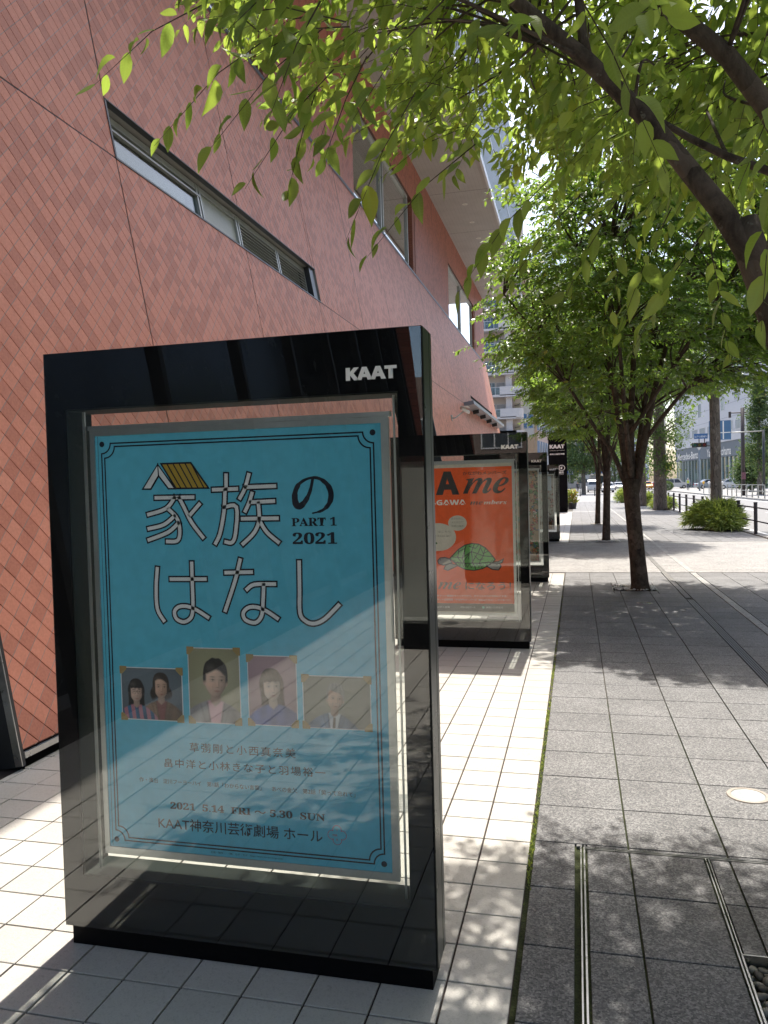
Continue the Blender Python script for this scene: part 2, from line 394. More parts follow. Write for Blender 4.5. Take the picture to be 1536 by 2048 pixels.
def sub(rects, h):
    out = []
    for a0, a1, b0, b1 in rects:
        x0, x1, y0, y1 = max(a0,h[0]), min(a1,h[1]), max(b0,h[2]), min(b1,h[3])
        if x0 >= x1 or y0 >= y1: out.append((a0,a1,b0,b1)); continue
        if a0 < x0: out.append((a0,x0,b0,b1))
        if x1 < a1: out.append((x1,a1,b0,b1))
        if b0 < y0: out.append((x0,x1,b0,y0))
        if y1 < b1: out.append((x0,x1,y1,b1))
    return [r for r in out if r[1]-r[0] > .012 and r[3]-r[2] > .012]
PITS = [(.49,1.07,2.06,2.63), (.48,1.06,11.22,11.77), (.47,1.05,20.35,20.9), (.47,1.05,28.7,29.25)]
HOLES = PITS + [(-.030,.014,-8,3.30), (.0,1.33,3.283,3.305), (.472,.492,-8,3.285)]
bb = MB()
for a_,b_,c_,d_ in sub([(-3.6,4.62,-14,104)], PITS[0]): bb.poly([(a_,c_,-.012),(b_,c_,-.012),(b_,d_,-.012),(a_,d_,-.012)])
base = bb.build('pavement', MOSS); base['kind'] = 'structure'
def lay(rects, name, partname, matl, parent, gap, zt=0.0, zb=-.012, nmax=300):
    """paving units: the nearest in view are parts, the others one joined mesh"""
    P = []
    for (a,b,c,d) in rects:
        q = img(((a+b)/2, (c+d)/2, 0))
        vis = seen(((a+b)/2, (c+d)/2, 0), 40)
        if q and vis and 80 < q[0] < 880 and q[1] < 1900 and q[2] > 2.35: vis = False   # behind the first case
        P.append((0 if vis else 1, math.hypot((a+b)/2, (c+d)/2), (a,b,c,d)))
    P.sort(key=lambda e: (e[0], e[1]))
    cache = {}; rest = []; va = []
    for i, (h, dist, (a,b,c,d)) in enumerate(P):
        j = rnd.uniform(-.0006, .0006)
        if i < nmax and h == 0:
            key = (round(b-a, 3), round(d-c, 3))
            if key not in cache:
                w, l = (b-a)/2-gap/2, (d-c)/2-gap/2; e = .0015
                m = MB(); n = [(-w,-l,zb),(w,-l,zb),(w,l,zb),(-w,l,zb),(-w,-l,-e),(w,-l,-e),(w,l,-e),(-w,l,-e),(-w+e,-l+e,0),(w-e,-l+e,0),(w-e,l-e,0),(-w+e,l-e,0)]
                m.v = n; m.f = [(8,9,10,11)]+[(k,(k+1)%4,(k+1)%4+4,k+4) for k in range(4)]+[(k+4,(k+1)%4+4,(k+1)%4+8,k+8) for k in range(4)]; m.m = [0]*9
                cache[key] = m.mesh(partname, matl)
            o = link(partname, cache[key], parent); o.location = ((a+b)/2, (c+d)/2, zt+j)
            o.rotation_euler = (rnd.uniform(-.001,.001), rnd.uniform(-.001,.001), rnd.uniform(-.0012,.0012))
        else:
            rest.append((a+gap/2, b-gap/2, c+gap/2, d-gap/2, zb, zt+j)); va.append(rnd.random())
    if rest: link(partname+'s', boxes_mesh(partname+'s', rest, matl, np.array(va)), parent, 'stuff')
TY = .1975
rect = []
cols = [-.215-.2*k for k in range(15)]
for k0, k1 in (((-7.9-2.12)/TY, (13.55-2.12)/TY), ((20.2-2.12)/TY, (40.9-2.12)/TY)):
    for k in range(math.ceil(k0), math.floor(k1)):
        y = 2.12+TY*k
        for x in cols: rect.append((max(x-.2, -3.06), x, y, y+TY))
rect = [r for r in rect if r[1]-r[0] > .02]
lay(rect, 'tile', 'floor_tile', WTILE, tbase, .0072)
P_ = .3835; rect = []; lite = []
xs = [-.2+P_*k for k in range(5)]
cells = [(xs[i], xs[i+1]) for i in range(4)] + [(1.42,1.772)] + [(1.874+P_*k, min(1.874+P_*(k+1), 4.55)) for k in range(7)]
for y0, y1 in ((-7.8, 13.48), (20.2, 41.0), (41.7, 62)):
    k = math.floor((y0-2.56)/P_)
    while 2.56+P_*k < y1:
        a = max(2.56+P_*k, y0); b = min(2.56+P_*(k+1), y1); k += 1
        if b-a < .03: continue
        for (x0, x1) in cells: rect.append((x0, x1, a, b))
        if not (6.0 < a < 10.4): rect.append((1.338, 1.416, a, b))
        lite.append((1.776, 1.870, a, b))
for h in HOLES:
    if h[2] < 45: rect = sub(rect, h)
lay(rect, 'slab', 'paving_slab', PAVER, base, .007)
lite += [(-3.0+.6*k, -3.0+.6*(k+1), 41.02, 41.65) for k in range(12)]
lite += [(1.776, 1.870, 13.6+.4*k, 14.0+.4*k) for k in range(16)]
lay(lite, 'band', 'light_band_slab', PAVER_L, base, .005, zt=.001, nmax=60)
far_p = MB().poly([(-3.6,62,-.004),(4.6,62,-.004),(4.6,104,-.004),(-3.6,104,-.004)]).build('distant_pavement', M_('distant_pavement', (.27,.265,.26), .85, scale=1)); far_p['kind'] = 'structure'
# kerb stones along the road, both sides
kb = MB()
for k in range(60): kb.box(4.62, 4.78, -10+1.9*k, -10+1.9*k+1.885, -.3, .012)
kb.build('kerb', KERB)['kind'] = 'structure'
kb = MB()
for k in range(70): kb.box(12.55, 12.75, -10+2.5*k, -10+2.5*k+2.485, -.3, .02)
kb.build('far_kerb', KERB)['kind'] = 'structure'
rm = MB()
for k in range(40): rm.poly([(8.55,-8+5*k,-.116),(8.68,-8+5*k,-.116),(8.68,-5.4+5*k,-.116),(8.55,-5.4+5*k,-.116)])
for x in (5.25, 12.2): rm.poly([(x,-20,-.116),(x+.13,-20,-.116),(x+.13,103,-.116),(x,103,-.116)])
for k in range(9): rm.poly([(5.6+.8*k,99,-.116),(6.0+.8*k,99,-.116),(6.0+.8*k,102.5,-.116),(5.6+.8*k,102.5,-.116)])
for k in range(9): rm.poly([(-1.5+.7*k,108,-.116),(-1.1+.7*k,108,-.116),(-1.1+.7*k,112,-.116),(-1.5+.7*k,112,-.116)])
rm.build('road_markings', PAINT)['kind'] = 'structure'

# steel inlay frame set into the slabs, slot drains
t = empty('inlaid_cover_frame', (.24,2.8,0), 'thin steel frame inlaid around the nearest grey slabs, mossy along one side', 'cover frame')
for x0, x1 in ((-.011,-.006), (.002,.008)): MB().box(x0,x1,-1,3.300,-.012,.0025).build('rail', STEEL, t)
for y0, y1 in ((3.285,3.289), (3.297,3.301)): MB().box(.009,1.332,y0,y1,-.012,.0025).build('rail', STEEL, t)
for x0, x1 in ((.474,.479), (.486,.490)): MB().box(x0,x1,-1,3.284,-.012,.0028).build('rail', STEEL, t)
t = empty('slot_drain', (1.38,8.2,0), 'long dark slotted drain grate in the grey paving beside the pale stone band', 'drain')
MB().box(1.339,1.415,6.0,10.44,-.011,-.006).build('channel', DARK, t)
for k in range(4): MB().box(1.342+.0195*k,1.3535+.0195*k,6.0,10.44,-.006,.001).build('slat', M_('drain_slat', (.10,.095,.10), .4, metal=.6, scale=30), t)
t = empty('slot_drain', (1.38,15,0), 'narrower slotted drain crossing the pale driveway strip', 'drain')
MB().box(1.35,1.425,12.33,17.9,-.003,.0012).build('channel', DARK, t)
for k in range(3): MB().box(1.355+.023*k,1.366+.023*k,12.33,17.9,.0013,.0035).build('slat', KERB, t)

def uplight(x, y, r, label):
    t = empty('ground_uplight', (x,y,0), label, 'ground light')
    n = 28; ring = MB()
    for (ra, za), (rb, zb) in (((r,.001),(r*.97,.005)), ((r*.97,.005),(r*.80,.0055)), ((r*.80,.0055),(r*.76,.002))):
        for k in range(n):
            a0, a1 = 2*math.pi*k/n, 2*math.pi*(k+1)/n
            ring.poly([(x+ra*math.cos(a0),y+ra*math.sin(a0),za),(x+ra*math.cos(a1),y+ra*math.sin(a1),za),(x+rb*math.cos(a1),y+rb*math.sin(a1),zb),(x+rb*math.cos(a0),y+rb*math.sin(a0),zb)])
    ring.build('bezel', M_('uplight_bezel', (.36,.32,.28), .5, metal=.3, scale=30), t, True)
    MB().disc(x,y,.003,r*.78,n).build('lens', M_('uplight_lens', (.55,.62,.64), .08, var=.2, scale=40, coat=1), t)
    return t
uplight(.775, 3.985, .098, 'round in-ground lamp with pale glass in the sunlit grey slabs, nearest one')
uplight(.80, 10.1, .10, 'round in-ground lamp in the tree shade in front of the second trunk')
t = empty('drain_cover', (-.84,3.61,0), 'round patterned drain cover in the white tiles just right behind the nearest case', 'drain cover')
def cover(t, x, y):
    for r0, r1 in ((.085,.10),(.062,.074),(.04,.052),(.012,.028)): MB().disc(x,y,.0035,r1,28,0,r0).build('ring', M_('cover_ring', (.30,.30,.29), .5, metal=.4, scale=40), t)
    MB().disc(x,y,.0015,.10,28).build('plate', M_('cover_plate', (.42,.41,.38), .7, scale=20), t)
cover(t, -.84, 3.61)
t = empty('drain_cover', (-1.39,5.94,0), 'farther round drain cover in the white tiles, glimpsed through the nearest case', 'drain cover')
cover(t, -1.39, 5.94)

# tree pits with pebbles
def pebble(seed, s):
    r = random.Random(seed); bm = bmesh.new(); bmesh.ops.create_icosphere(bm, subdivisions=2, radius=1)
    ph = [r.uniform(0,6) for _ in range(4)]
    for v in bm.verts:
        c = v.co; k = 1+.13*math.sin(2.1*c.x+ph[0])+.10*math.sin(2.7*c.y+ph[1])+.08*math.sin(3*c.z+ph[2])
        v.co = Vector((c.x*k, c.y*k*.72, c.z*k*.5))*s
    me = bpy.data.meshes.new('pebble'); bm.to_mesh(me); bm.free()
    me.polygons.foreach_set('use_smooth', [True]*len(me.polygons)); return me
def peb_mat(name, a, b):
    t = NT(name); oi = t.n('ShaderNodeObjectInfo').outputs['Random']; n = t.noise(60, 3, .5, t.pos())
    c = t.ramp(t.math('MULTIPLY_ADD', n, .4, t.math('MULTIPLY', oi, .7)), [(.2, a), (.8, b)])
    t.bsdf(c, .6, bump=n, bstr=.2, bdist=.002); return t.mat
PEB = peb_mat('river_pebble', (.07,.062,.05), (.33,.31,.27)); PEBW = peb_mat('white_gravel', (.55,.54,.50), (.82,.81,.77))
pit = MB().box(.49,1.07,2.06,2.63,-.10,-.06).build('tree_pit_soil', M_('pit_soil', (.04,.033,.025), .95, scale=20), None); pit['kind'] = 'structure'
pm = [pebble(i, .021) for i in range(6)]
for me in pm: me.materials.append(PEB)
k = 0
for layer in range(2):
    for iy in range(17):
        for ix in range(17):
            if k >= 290: break
            x = .505+ix*.034+rnd.uniform(-.01,.01)+.015*layer; y = 2.612-iy*.034+rnd.uniform(-.01,.01)
            if not seen((x,y,-.03), 30): continue
            o = link('pebble', pm[rnd.randrange(6)], pit); o.location = (x, y, -.05+.018*layer+rnd.uniform(0,.006))
            o.rotation_euler = (rnd.uniform(-.3,.3), rnd.uniform(-.3,.3), rnd.uniform(0,6.28)); o.scale = (rnd.uniform(.8,1.2),)*3; k += 1
V = []; F = []; src = pm[1]; vv = np.array([v.co[:] for v in src.vertices]); ff = np.array([q_.vertices[:] for q_ in src.polygons])
for i in range(620):
    x, y = rnd.uniform(.51,1.05), rnd.uniform(2.08,2.60)
    if seen((x,y,-.03), 20): continue
    an = rnd.uniform(0,6.28); Mr = np.array([[math.cos(an),-math.sin(an),0],[math.sin(an),math.cos(an),0],[0,0,1]])
    F.append(ff+len(V)*len(vv)); V.append(vv@Mr.T*rnd.uniform(.8,1.15)+np.array([x, y, -.05+rnd.uniform(0,.022)]))
link('pebbles', arr_mesh('pebbles', np.concatenate(V), np.concatenate(F), PEB, smooth=True), pit, 'stuff')
for x0,x1,y0,y1 in ((.486,1.074,2.628,2.634),(.484,.490,2.055,2.63)): MB().box(x0,x1,y0,y1,-.05,.004).build('pit_edging', STEEL, pit)
for (a,b,c,d) in PITS[1:]:
    pt = MB().box(a,b,c,d,-.10,-.012).build('tree_pit_soil', M_('pit_soil', (.04,.033,.025), .95, scale=20)); pt['kind'] = 'structure'
    V = []; F = []
    src = pm[0]; vv = np.array([v.co[:] for v in src.vertices])*.75; ff = np.array([p.vertices[:] for p in src.polygons])
    for i in range(420):
        an = rnd.uniform(0,6.28); M = np.array([[math.cos(an),-math.sin(an),0],[math.sin(an),math.cos(an),0],[0,0,1]])
        F.append(ff+len(V)*len(vv)); V.append(vv@M.T*rnd.uniform(.7,1.2)+np.array([rnd.uniform(a+.01,b-.01), rnd.uniform(c+.01,d-.01), 0.004+rnd.uniform(0,.016)]))
    link('gravel', arr_mesh('gravel', np.concatenate(V), np.concatenate(F), PEBW, smooth=True), pt, 'stuff')
    for x0,x1,y0,y1 in ((a-.006,b+.006,d,d+.006),(a-.006,a,c,d),(b,b+.006,c,d)): MB().box(x0,x1,y0,y1,-.05,.004).build('pit_edging', STEEL, pt)

# weeds along the joint between tiles and slabs
V = []; F = []; va = []
for i in range(900):
    y = 3.0+abs(rnd.gauss(0,1.0))*3 if i % 3 else rnd.choice((5.15,6.4,6.3,4.3,3.1,3.35))+rnd.gauss(0,.12)
    x = -.207+rnd.gauss(0,.006); h = rnd.uniform(.004,.016); a = rnd.uniform(0,6.28); w = h*.3; dx, dy = math.cos(a), math.sin(a); n = len(V)*3
    V.append([(x-dy*w,y+dx*w,-.006),(x+dy*w,y-dx*w,-.006),(x+dx*h*.7,y+dy*h*.7,h-.004)]); F.append((n,n+1,n+2)); va.append(rnd.random()*.9)
wd = link('joint_weeds', arr_mesh('joint_weeds', np.array(V).reshape(-1,3), np.array(F), SASA, np.array(va)), None, 'stuff')
tag(wd, 'small weeds and moss growing along the joint beside the white tiles', 'weeds')

# ---------------------------------------------------------------- the red tiled theatre
bld = empty('theatre_building', (-3.05,14,0), 'red tiled building with leaning diagonal-tiled facade and ribbon windows along the walkway', 'building')
NX = Vector((CZ, 0, SLOPE*CZ)); UPV = Vector((-SLOPE*CZ, 0, CZ))
def PB(y, l, off=0.0):      # point on the leaning facade
    return Vector((-3.05, y, .1)) + UPV*l + NX*off
def PU(y, l, off=0.0):      # point on the upright upper wall, l counted from its foot
    return Vector((-4.42+off, y, 7.62+l))
LTOP = (7.62-.1)/CZ
YS, YE = -14.0, 39.3
H1 = (6.1, 11.7, 4.42, 4.95); H2 = (30.3, 38.2, 4.42, 5.0); H3 = (15.6, 20.2, -.2, 3.4); H4 = (-13.0, 3.69, -.2, 7.2)
def wall_rects(full, holes):
    r = [full]
    for h in holes: r = sub(r, h)
    return r
def skin(rects, P, off, name, m, parent):
    b = MB()
    for y0,y1,l0,l1 in rects:
        b.poly([P(y0,l0,off), P(y1,l0,off), P(y1,l1,off), P(y0,l1,off)])
    return b.build(name, m, parent)
YN = 14.33
skin(wall_rects((3.69,YN,0,LTOP), (H1,)), PB, -.010, 'wall_backing', GROUT, bld)
skin(wall_rects((YN,YE,0,LTOP), (H2,H3)), PB, 0, 'leaning_wall', FAC_FAR, bld)
skin([(-13.0,3.69,7.2,LTOP)], PB, 0, 'leaning_wall', FAC_FAR, bld)
JY = [.62+2.742*k for k in range(-5, 15)]
def clip(poly, x0, x1, y0, y1):
    for ax, lim, sg in ((0,x0,1),(0,x1,-1),(1,y0,1),(1,y1,-1)):
        out = []
        for i in range(len(poly)):
            a, b = poly[i-1], poly[i]; da, db = sg*(a[ax]-lim), sg*(b[ax]-lim)
            if (da > 0) != (db > 0):
                t_ = da/(da-db); out.append((a[0]+(b[0]-a[0])*t_, a[1]+(b[1]-a[1])*t_))
            if db > 0: out.append(b)
        poly = out
        if len(poly) < 3: return None
    return poly
cellsF = []
for y0, y1 in zip(JY[:-1], JY[1:]):
    if y0 < 3.3 or y1 > YN+.1: continue
    for l0, l1 in ((0, 4.42), (4.42, LTOP)):
        for r in wall_rects((y0, y1, l0, l1), (H1, H4)): cellsF.append((r[0]+.0095, r[1]-.0095, r[2]+.008, r[3]-.008))
full = []; part_v = []; rest = MB()
g2 = .0048
seenT = set()
for (y0,y1,l0,l1) in cellsF:
    for i in range(int((y0+l0-T0)/TP)-1, int((y1+l1-T0)/TP)+2):
        for j in range(int((y0-l1-S0)/TP)-1, int((y1-l0-S0)/TP)+2):
            Ta, Tb = T0+i*TP+g2, T0+(i+1)*TP-g2; Sa, Sb = S0+j*TP+g2*.12, S0+(j+1)*TP-g2*.12
            q = [((T+S)/2, (T-S)/2) for T, S in ((Ta,Sa),(Tb,Sa),(Tb,Sb),(Ta,Sb))]
            if q[2][0] < y0 or q[0][0] > y1 or q[1][1] < l0 or q[3][1] > l1: continue
            c = clip(q, y0, y1, l0, l1)
            if not c: continue
            ar = abs(sum(c[k-1][0]*c[k][1]-c[k][0]*c[k-1][1] for k in range(len(c))))/2
            if ar < .0002: continue
            cy, cl = (Ta+Tb+Sa+Sb)/4, (Ta+Tb-Sa-Sb)/4
            isfull = ar > .0099*.88 and len(c) == 4
            cen = PB(cy, cl); im = img(cen)
            vis = im and -20 < im[0] < 1556 and -20 < im[1] < 2068 and not (95 < im[0] < 850 and im[1] > 712)
            if isfull and vis: part_v.append((im[2], cy, cl))
            else: full.append(c)
part_v.sort()
for _, cy, cl in part_v[300:]:
    ha = TP/2-g2; hb = TP/2-g2*.12; full.append([(cy+(T+S)/2, cl+(T-S)/2) for T, S in ((-ha,-hb),(-ha,hb),(ha,hb),(ha,-hb))])
ha = TP/2-g2; hb = TP/2-g2*.12; tm = MB(); e = .0012; h = ha
tv = [((T+S)/2, (T-S)/2) for T, S in ((-ha,hb),(ha,hb),(ha,-hb),(-ha,-hb))]       # (along, up)
loc = lambda y, l, o: tuple(Vector((0,y,0))+UPV*l+NX*o)
tm.v = [loc(y,l,-.010) for y,l in tv]+[loc(y,l,-e) for y,l in tv]+[loc(y*(1-e/h),l*(1-e/h),0) for y,l in tv]
tm.f = [(8,9,10,11)]+[(k,(k+1)%4,(k+1)%4+4,k+4) for k in range(4)]+[(k+4,(k+1)%4+4,(k+1)%4+8,k+8) for k in range(4)]; tm.m = [0]*9
tme = tm.mesh('facade_tile', FAC_NEAR)
for _, cy, cl in part_v[:300]:
    o = link('facade_tile', tme, bld); p = PB(cy, cl, rnd.uniform(-.0008,.0012)); o.location = p
for c in full:
    dz = rnd.uniform(-.0008,.0012); tp = [PB(y,l,dz) for y,l in c]; bt = [PB(y,l,-.009) for y,l in c]
    if (c[1][0]-c[0][0])*(c[2][1]-c[0][1])-(c[1][1]-c[0][1])*(c[2][0]-c[0][0]) < 0: tp.reverse(); bt.reverse()
    rest.poly(tp)
    for k in range(len(tp)): rest.poly([bt[k-1], bt[k], tp[k], tp[k-1]])
rest.build('facade_tiles', FAC_NEAR, bld, kind='stuff')
# sealed joints of the farther wall
for y in JY:
    if 3.8 < y < YN+.1:
        for r in wall_rects((y-.0093, y+.0093, 0, LTOP), (H1,H4)):
            MB().poly([PB(r[0],r[2],-.004),PB(r[1],r[2],-.004),PB(r[1],r[3],-.004),PB(r[0],r[3],-.004)]).build('joint_seal', DARK, bld)
for a, b in ((3.70,6.1),(11.7,YN)): MB().poly([PB(a,4.412,-.0035),PB(b,4.412,-.0035),PB(b,4.428,-.0035),PB(a,4.428,-.0035)]).build('joint_seal', DARK, bld)
for y in JY:
    if y < .6 or y > YN-.1:
        for r in wall_rects((y-.011, y+.011, 0, LTOP), (H2,H3,H4)) :
            m = MB(); m.poly([PB(r[0],r[2],.0015),PB(r[1],r[2],.0015),PB(r[1],r[3],.0015),PB(r[0],r[3],.0015)]); m.build('joint_seal', DARK, bld)
for a, b in ((YN,H2[0]),(H2[1],YE)):
    MB().poly([PB(a,4.412,.002),PB(b,4.412,.002),PB(b,4.428,.002),PB(a,4.428,.002)]).build('joint_seal', DARK, bld)
# black cap where the leaning wall ends, base trim, recess below
m = MB(); a, b = LTOP-.03, LTOP+.06
for q in ([PB(YS,a,.012),PB(YE,a,.012),PB(YE,b,.012),PB(YS,b,.012)], [PB(YS,b,.012),PB(YE,b,.012),PB(YE,b,-.25),PB(YS,b,-.25)]): m.poly(q)
m.build('coping', DMETAL, bld)
m = MB()
for s0, s1 in ((3.70,15.6),(20.2,YE)):
    for q in ([PB(s0,-.045,.008),PB(s1,-.045,.008),PB(s1,-.012,.008),PB(s0,-.012,.008)], [PB(s0,-.012,.008),PB(s1,-.012,.008),PB(s1,-.012,-.02),PB(s0,-.012,-.02)], [PB(s0,-.045,-.1),PB(s1,-.045,-.1),PB(s1,-.045,.008),PB(s0,-.045,.008)]): m.poly(q)
m.build('base_trim', STEEL, bld)
MB().poly([(-3.25,3.7,-.012),(-3.25,YE,-.012),(-3.25,YE,.2),(-3.25,3.7,.2)]).poly([(-3.25,3.7,-.006),(-3.07,3.7,-.006),(-3.07,YE,-.006),(-3.25,YE,-.006)]).build('base_recess', DARK, bld)
# end of the wall
m = MB().poly([PB(YE,0,0),PB(YE,0,-.5)+Vector((0,.3,0)),PB(YE,LTOP,-.5)+Vector((0,.3,0)),PB(YE,LTOP,0)])
m.poly([PB(YE,0,0),PB(YE,LTOP,0),PB(YE+.9,LTOP,.02),PB(YE+.9,0,.06)])
m.build('wall_end', M_('sunlit_end_tint', (.62,.27,.17), .5, var=.1, scale=9), bld)  # orange tint stands in for sunlight on this end strip
def recess(h, P, depth, name, m, parent, front=-.0):
    y0,y1,l0,l1 = h; b = MB()
    A = [P(y0,l0,0),P(y1,l0,0),P(y1,l1,0),P(y0,l1,0)]; B = [P(y0,l0,-depth),P(y1,l0,-depth),P(y1,l1,-depth),P(y0,l1,-depth)]
    b.poly(B)
    for k in range(4): b.poly([A[k],A[(k+1)%4],B[(k+1)%4],B[k]])
    return b.build(name, m, parent)
def pbox(m, P, y0,y1,l0,l1,o0,o1,mi=0):
    n = len(m.v)
    m.v += [tuple(P(y,l,o)) for o in (o0,o1) for y,l in ((y0,l0),(y1,l0),(y1,l1),(y0,l1))]
    for q in ((0,3,2,1),(4,5,6,7),(0,1,5,4),(1,2,6,5),(2,3,7,6),(3,0,4,7)): m.f.append(tuple(n+i for i in q)); m.m.append(mi)
    return m
# ribbon window in the leaning wall
recess(H1, PB, .28, 'window_reveal', M_('reveal_metal', (.27,.26,.235), .5, scale=4), bld)
wf = pbox(MB(), PB, 6.10,11.7,4.945,4.955,-.05,.012); pbox(wf, PB, 6.09,6.115,4.42,4.95,-.2,.008); pbox(wf, PB, 6.1,11.7,4.412,4.43,-.2,.008)
win = wf.build('window', DMETAL, bld)
fr = MB()
for y in (6.15, 7.93, 8.0, 8.95, 9.02, 10.25, 10.32, 11.42):
    pbox(fr, PB, y, y+.035, 4.43, 4.93, -.16, -.10)
pbox(fr, PB, 6.15,11.45,4.86,4.93,-.16,-.105); pbox(fr, PB, 6.15,8.0,4.43,4.452,-.16,-.105); pbox(fr, PB, 6.15,8.0,4.79,4.812,-.13,-.095)
fr.build('frame', FRAME, win)
pbox(MB(), PB, 6.18,7.93,4.45,4.80,-.135,-.13).build('pane', WGLASS2, win)
pbox(MB(), PB, 6.18,7.93,4.45,4.86,-.27,-.25).build('blind', M_('pale_blind', (.36,.35,.29), .7, scale=2), win)
pbox(MB(), PB, 8.03,8.95,4.43,4.86,-.14,-.13).build('panel', GREYP, win)
for a, b in ((9.055,10.25),(10.355,11.42)):
    for k in range(9):
        l = 4.45+k*.046
        m = MB(); m.poly([PB(a,l,-.10),PB(b,l,-.10),PB(b,l+.026,-.145),PB(a,l+.026,-.145)]); m.poly([PB(a,l,-.10),PB(b,l,-.10),PB(b,l-.006,-.104),PB(a,l-.006,-.104)])
        m.build('louvre_slat', M_('louvre_metal', (.50,.49,.46), .45, metal=.3, scale=3), win)
pbox(MB(), PB, 11.46,11.69,4.43,4.945,-.2,-.02).build('end_plate', DMETAL, win)
# small far window with the long canopy
recess(H2, PB, .3, 'window_reveal', DARK, bld)
fr = MB()
for k in range(7): pbox(fr, PB, 30.9+1.12*k, 31.0+1.12*k, 4.44, 4.98, -.14, -.08)
pbox(fr, PB, 30.4,38.1,4.9,4.98,-.14,-.08)
w2 = fr.build('window', FRAME, bld)
for k in range(6): pbox(MB(), PB, 31.02+1.12*k, 32.0+1.12*k, 4.44, 4.9, -.12, -.115).build('pane', WGLASS, w2)
m = pbox(MB(), PB, 27.6,39.4,4.30,4.44,.0,.36); cn = m.build('canopy', M_('canopy_metal', (.20,.22,.25), .4, metal=.3, scale=2), bld)
for y in (29.5,31.8,34.1,36.4): pbox(MB(), PB, y,y+.12,4.16,4.30,.05,.28).build('bracket', DMETAL, cn)
# openings
recess(H3, PB, 1.6, 'entrance_recess', DARK, bld)
recess(H4, PB, 1.6, 'entrance_recess', M_('entry_dark', (.02,.02,.021), .25, scale=2), bld)
m = MB()
for y0,y1,l0,l1,o0,o1 in ((3.66,3.69,-.08,7.2,-1.2,.012),(-13,3.69,7.2,7.26,-.1,.012)): pbox(m, PB, y0,y1,l0,l1,o0,o1)
m.build('entrance_frame', DMETAL, bld)
for k in range(9): pbox(MB(), PB, -12.9+1.85*k,-12.82+1.85*k,0,7.2,-.16,-.03).build('entrance_mullion', DARK, bld)
pbox(MB(), PB, 3.655,3.662,-.075,7.2,-.03,.016).build('frame_edge', STEEL, bld)
m = MB(); pbox(m, PB, 15.6,20.2,3.4,3.5,-.2,.012); pbox(m, PB, 20.12,20.2,0,3.4,-.6,.012); m.build('entrance_frame', DMETAL, bld)
lb = MB().box(-3.75,-3.245,2.3,3.42,-.01,.16).build('stone_plinth', GREYP, bld)
MB().box(-3.76,-3.235,2.29,3.43,.16,.185).build('plinth_cap', M_('stone_cap', (.5,.5,.45), .4, scale=8), lb)
# upright upper wall with its windows, soffit and louvred volume above
W0 = (3.6,11.35,.05,2.1); W1 = (15.9,22.4,.05,2.1); W2 = (28.5,36.2,.05,2.1); W3 = (-9.0,-2.4,.05,2.1)
skin(wall_rects((YS,YE+.5,-.05,3.26), (W0,W1,W2,W3)), PU, 0, 'upper_wall', FAC_UP, bld)
for y in JY + [YE-1.2]:
    for r in wall_rects((y-.008, y+.008, 0, 3.25), (W0,W1,W2,W3)):
        MB().poly([PU(r[0],r[2],.002),PU(r[1],r[2],.002),PU(r[1],r[3],.002),PU(r[0],r[3],.002)]).build('joint_seal', DARK, bld)
for h in (W0,W1,W2,W3):
    y0,y1,l0,l1 = h
    recess(h, PU, .9, 'window_reveal', M_('upper_reveal', (.14,.06,.045), .6, scale=5), bld)
    fr = MB(); ym = (y0+y1-1.0)/2; ye = y1-.75
    for y in (y0+.02, ym-.12, ym+.10, ye): pbox(fr, PU, y, y+.07, l0, l1, -.16, -.06)
    pbox(fr, PU, y0,ye,l1-.09,l1,-.16,-.055); pbox(fr, PU, y0,ye,l0,l0+.06,-.16,-.055)
    w = fr.build('window', FRAME, bld)
    for a, b in ((y0+.09,ym-.12),(ym-.05,ym+.10),(ym+.17,ye)): pbox(MB(), PU, a,b,l0+.06,l1-.09,-.12,-.11).build('pane', WGLASS, w)
    pbox(MB(), PU, y0+.1,ye,l0,l1-.05,-.6,-.55).build('curtain', M_('white_curtain', (.5,.5,.46), .8, scale=2), w)
    m = MB()
    for k in range(30): pbox(m, PU, y1-.3,y1-.004,l0+.068*k,l0+.068*k+.058,-.5,-.01)
    m.build('brick_return', M_('return_brick', (.34,.12,.08), .6, scale=10), w, kind='stuff')
MB().box(-4.42,-2.5,YS,40.0,10.86,10.98).build('soffit', SOFFIT, bld)
m = MB()
for y in (20.4,24.9,28.9,33.5,37.0): m.box(-4.41,-2.52,y,y+.015,10.857,10.859)
m.build('soffit_seam', M_('seam_dark', (.12,.12,.12), .7), bld)
MB().box(-2.53,-2.46,YS,40.03,10.80,10.98).build('soffit_edge', M_('edge_white', (.6,.61,.62), .4, metal=.2, scale=3), bld)
for y in (26.05,27.88,29.75):
    m = MB(); m.tube([(-3.42,y,10.85),(-3.42,y,10.87)], .09, 20)
    dl = m.build('downlight', M_('downlight_trim', (.7,.7,.66), .4, scale=5), bld); MB().disc(-3.42,y,10.848,.06,18).build('lens', M_('downlight_lens', (.75,.74,.66), .2, scale=5), dl)
MB().box(-14,-2.55,YS,39.98,10.981,17.0).build('upper_volume', M_('upper_cladding', (.42,.47,.53), .35, metal=.2, var=.08, scale=.6), bld)
m = MB()
for k in range(360): m.box(-2.549,-2.50,YS+.15*k,YS+.15*k+.05,10.99,17.0)
m.build('louvre_ribs', FASCIA, bld, kind='stuff')
m = MB()
for z in (12.6,14.3,16.0): m.box(-2.499,-2.485,YS,39.9,z,z+.08)
m.build('louvre_rail', FASCIA, bld)
MB().poly([(-14,YS,0),(-3.3,YS,0),(-4.42,YS,10.86),(-14,YS,10.86)]).poly([(-3.2,YE+.35,0),(-14,YE+.35,0),(-14,YE+.35,10.86),(-4.42,YE+.35,10.86),(-4.42,YE+.35,7.6)]).build('end_wall', FAC_UP, bld)
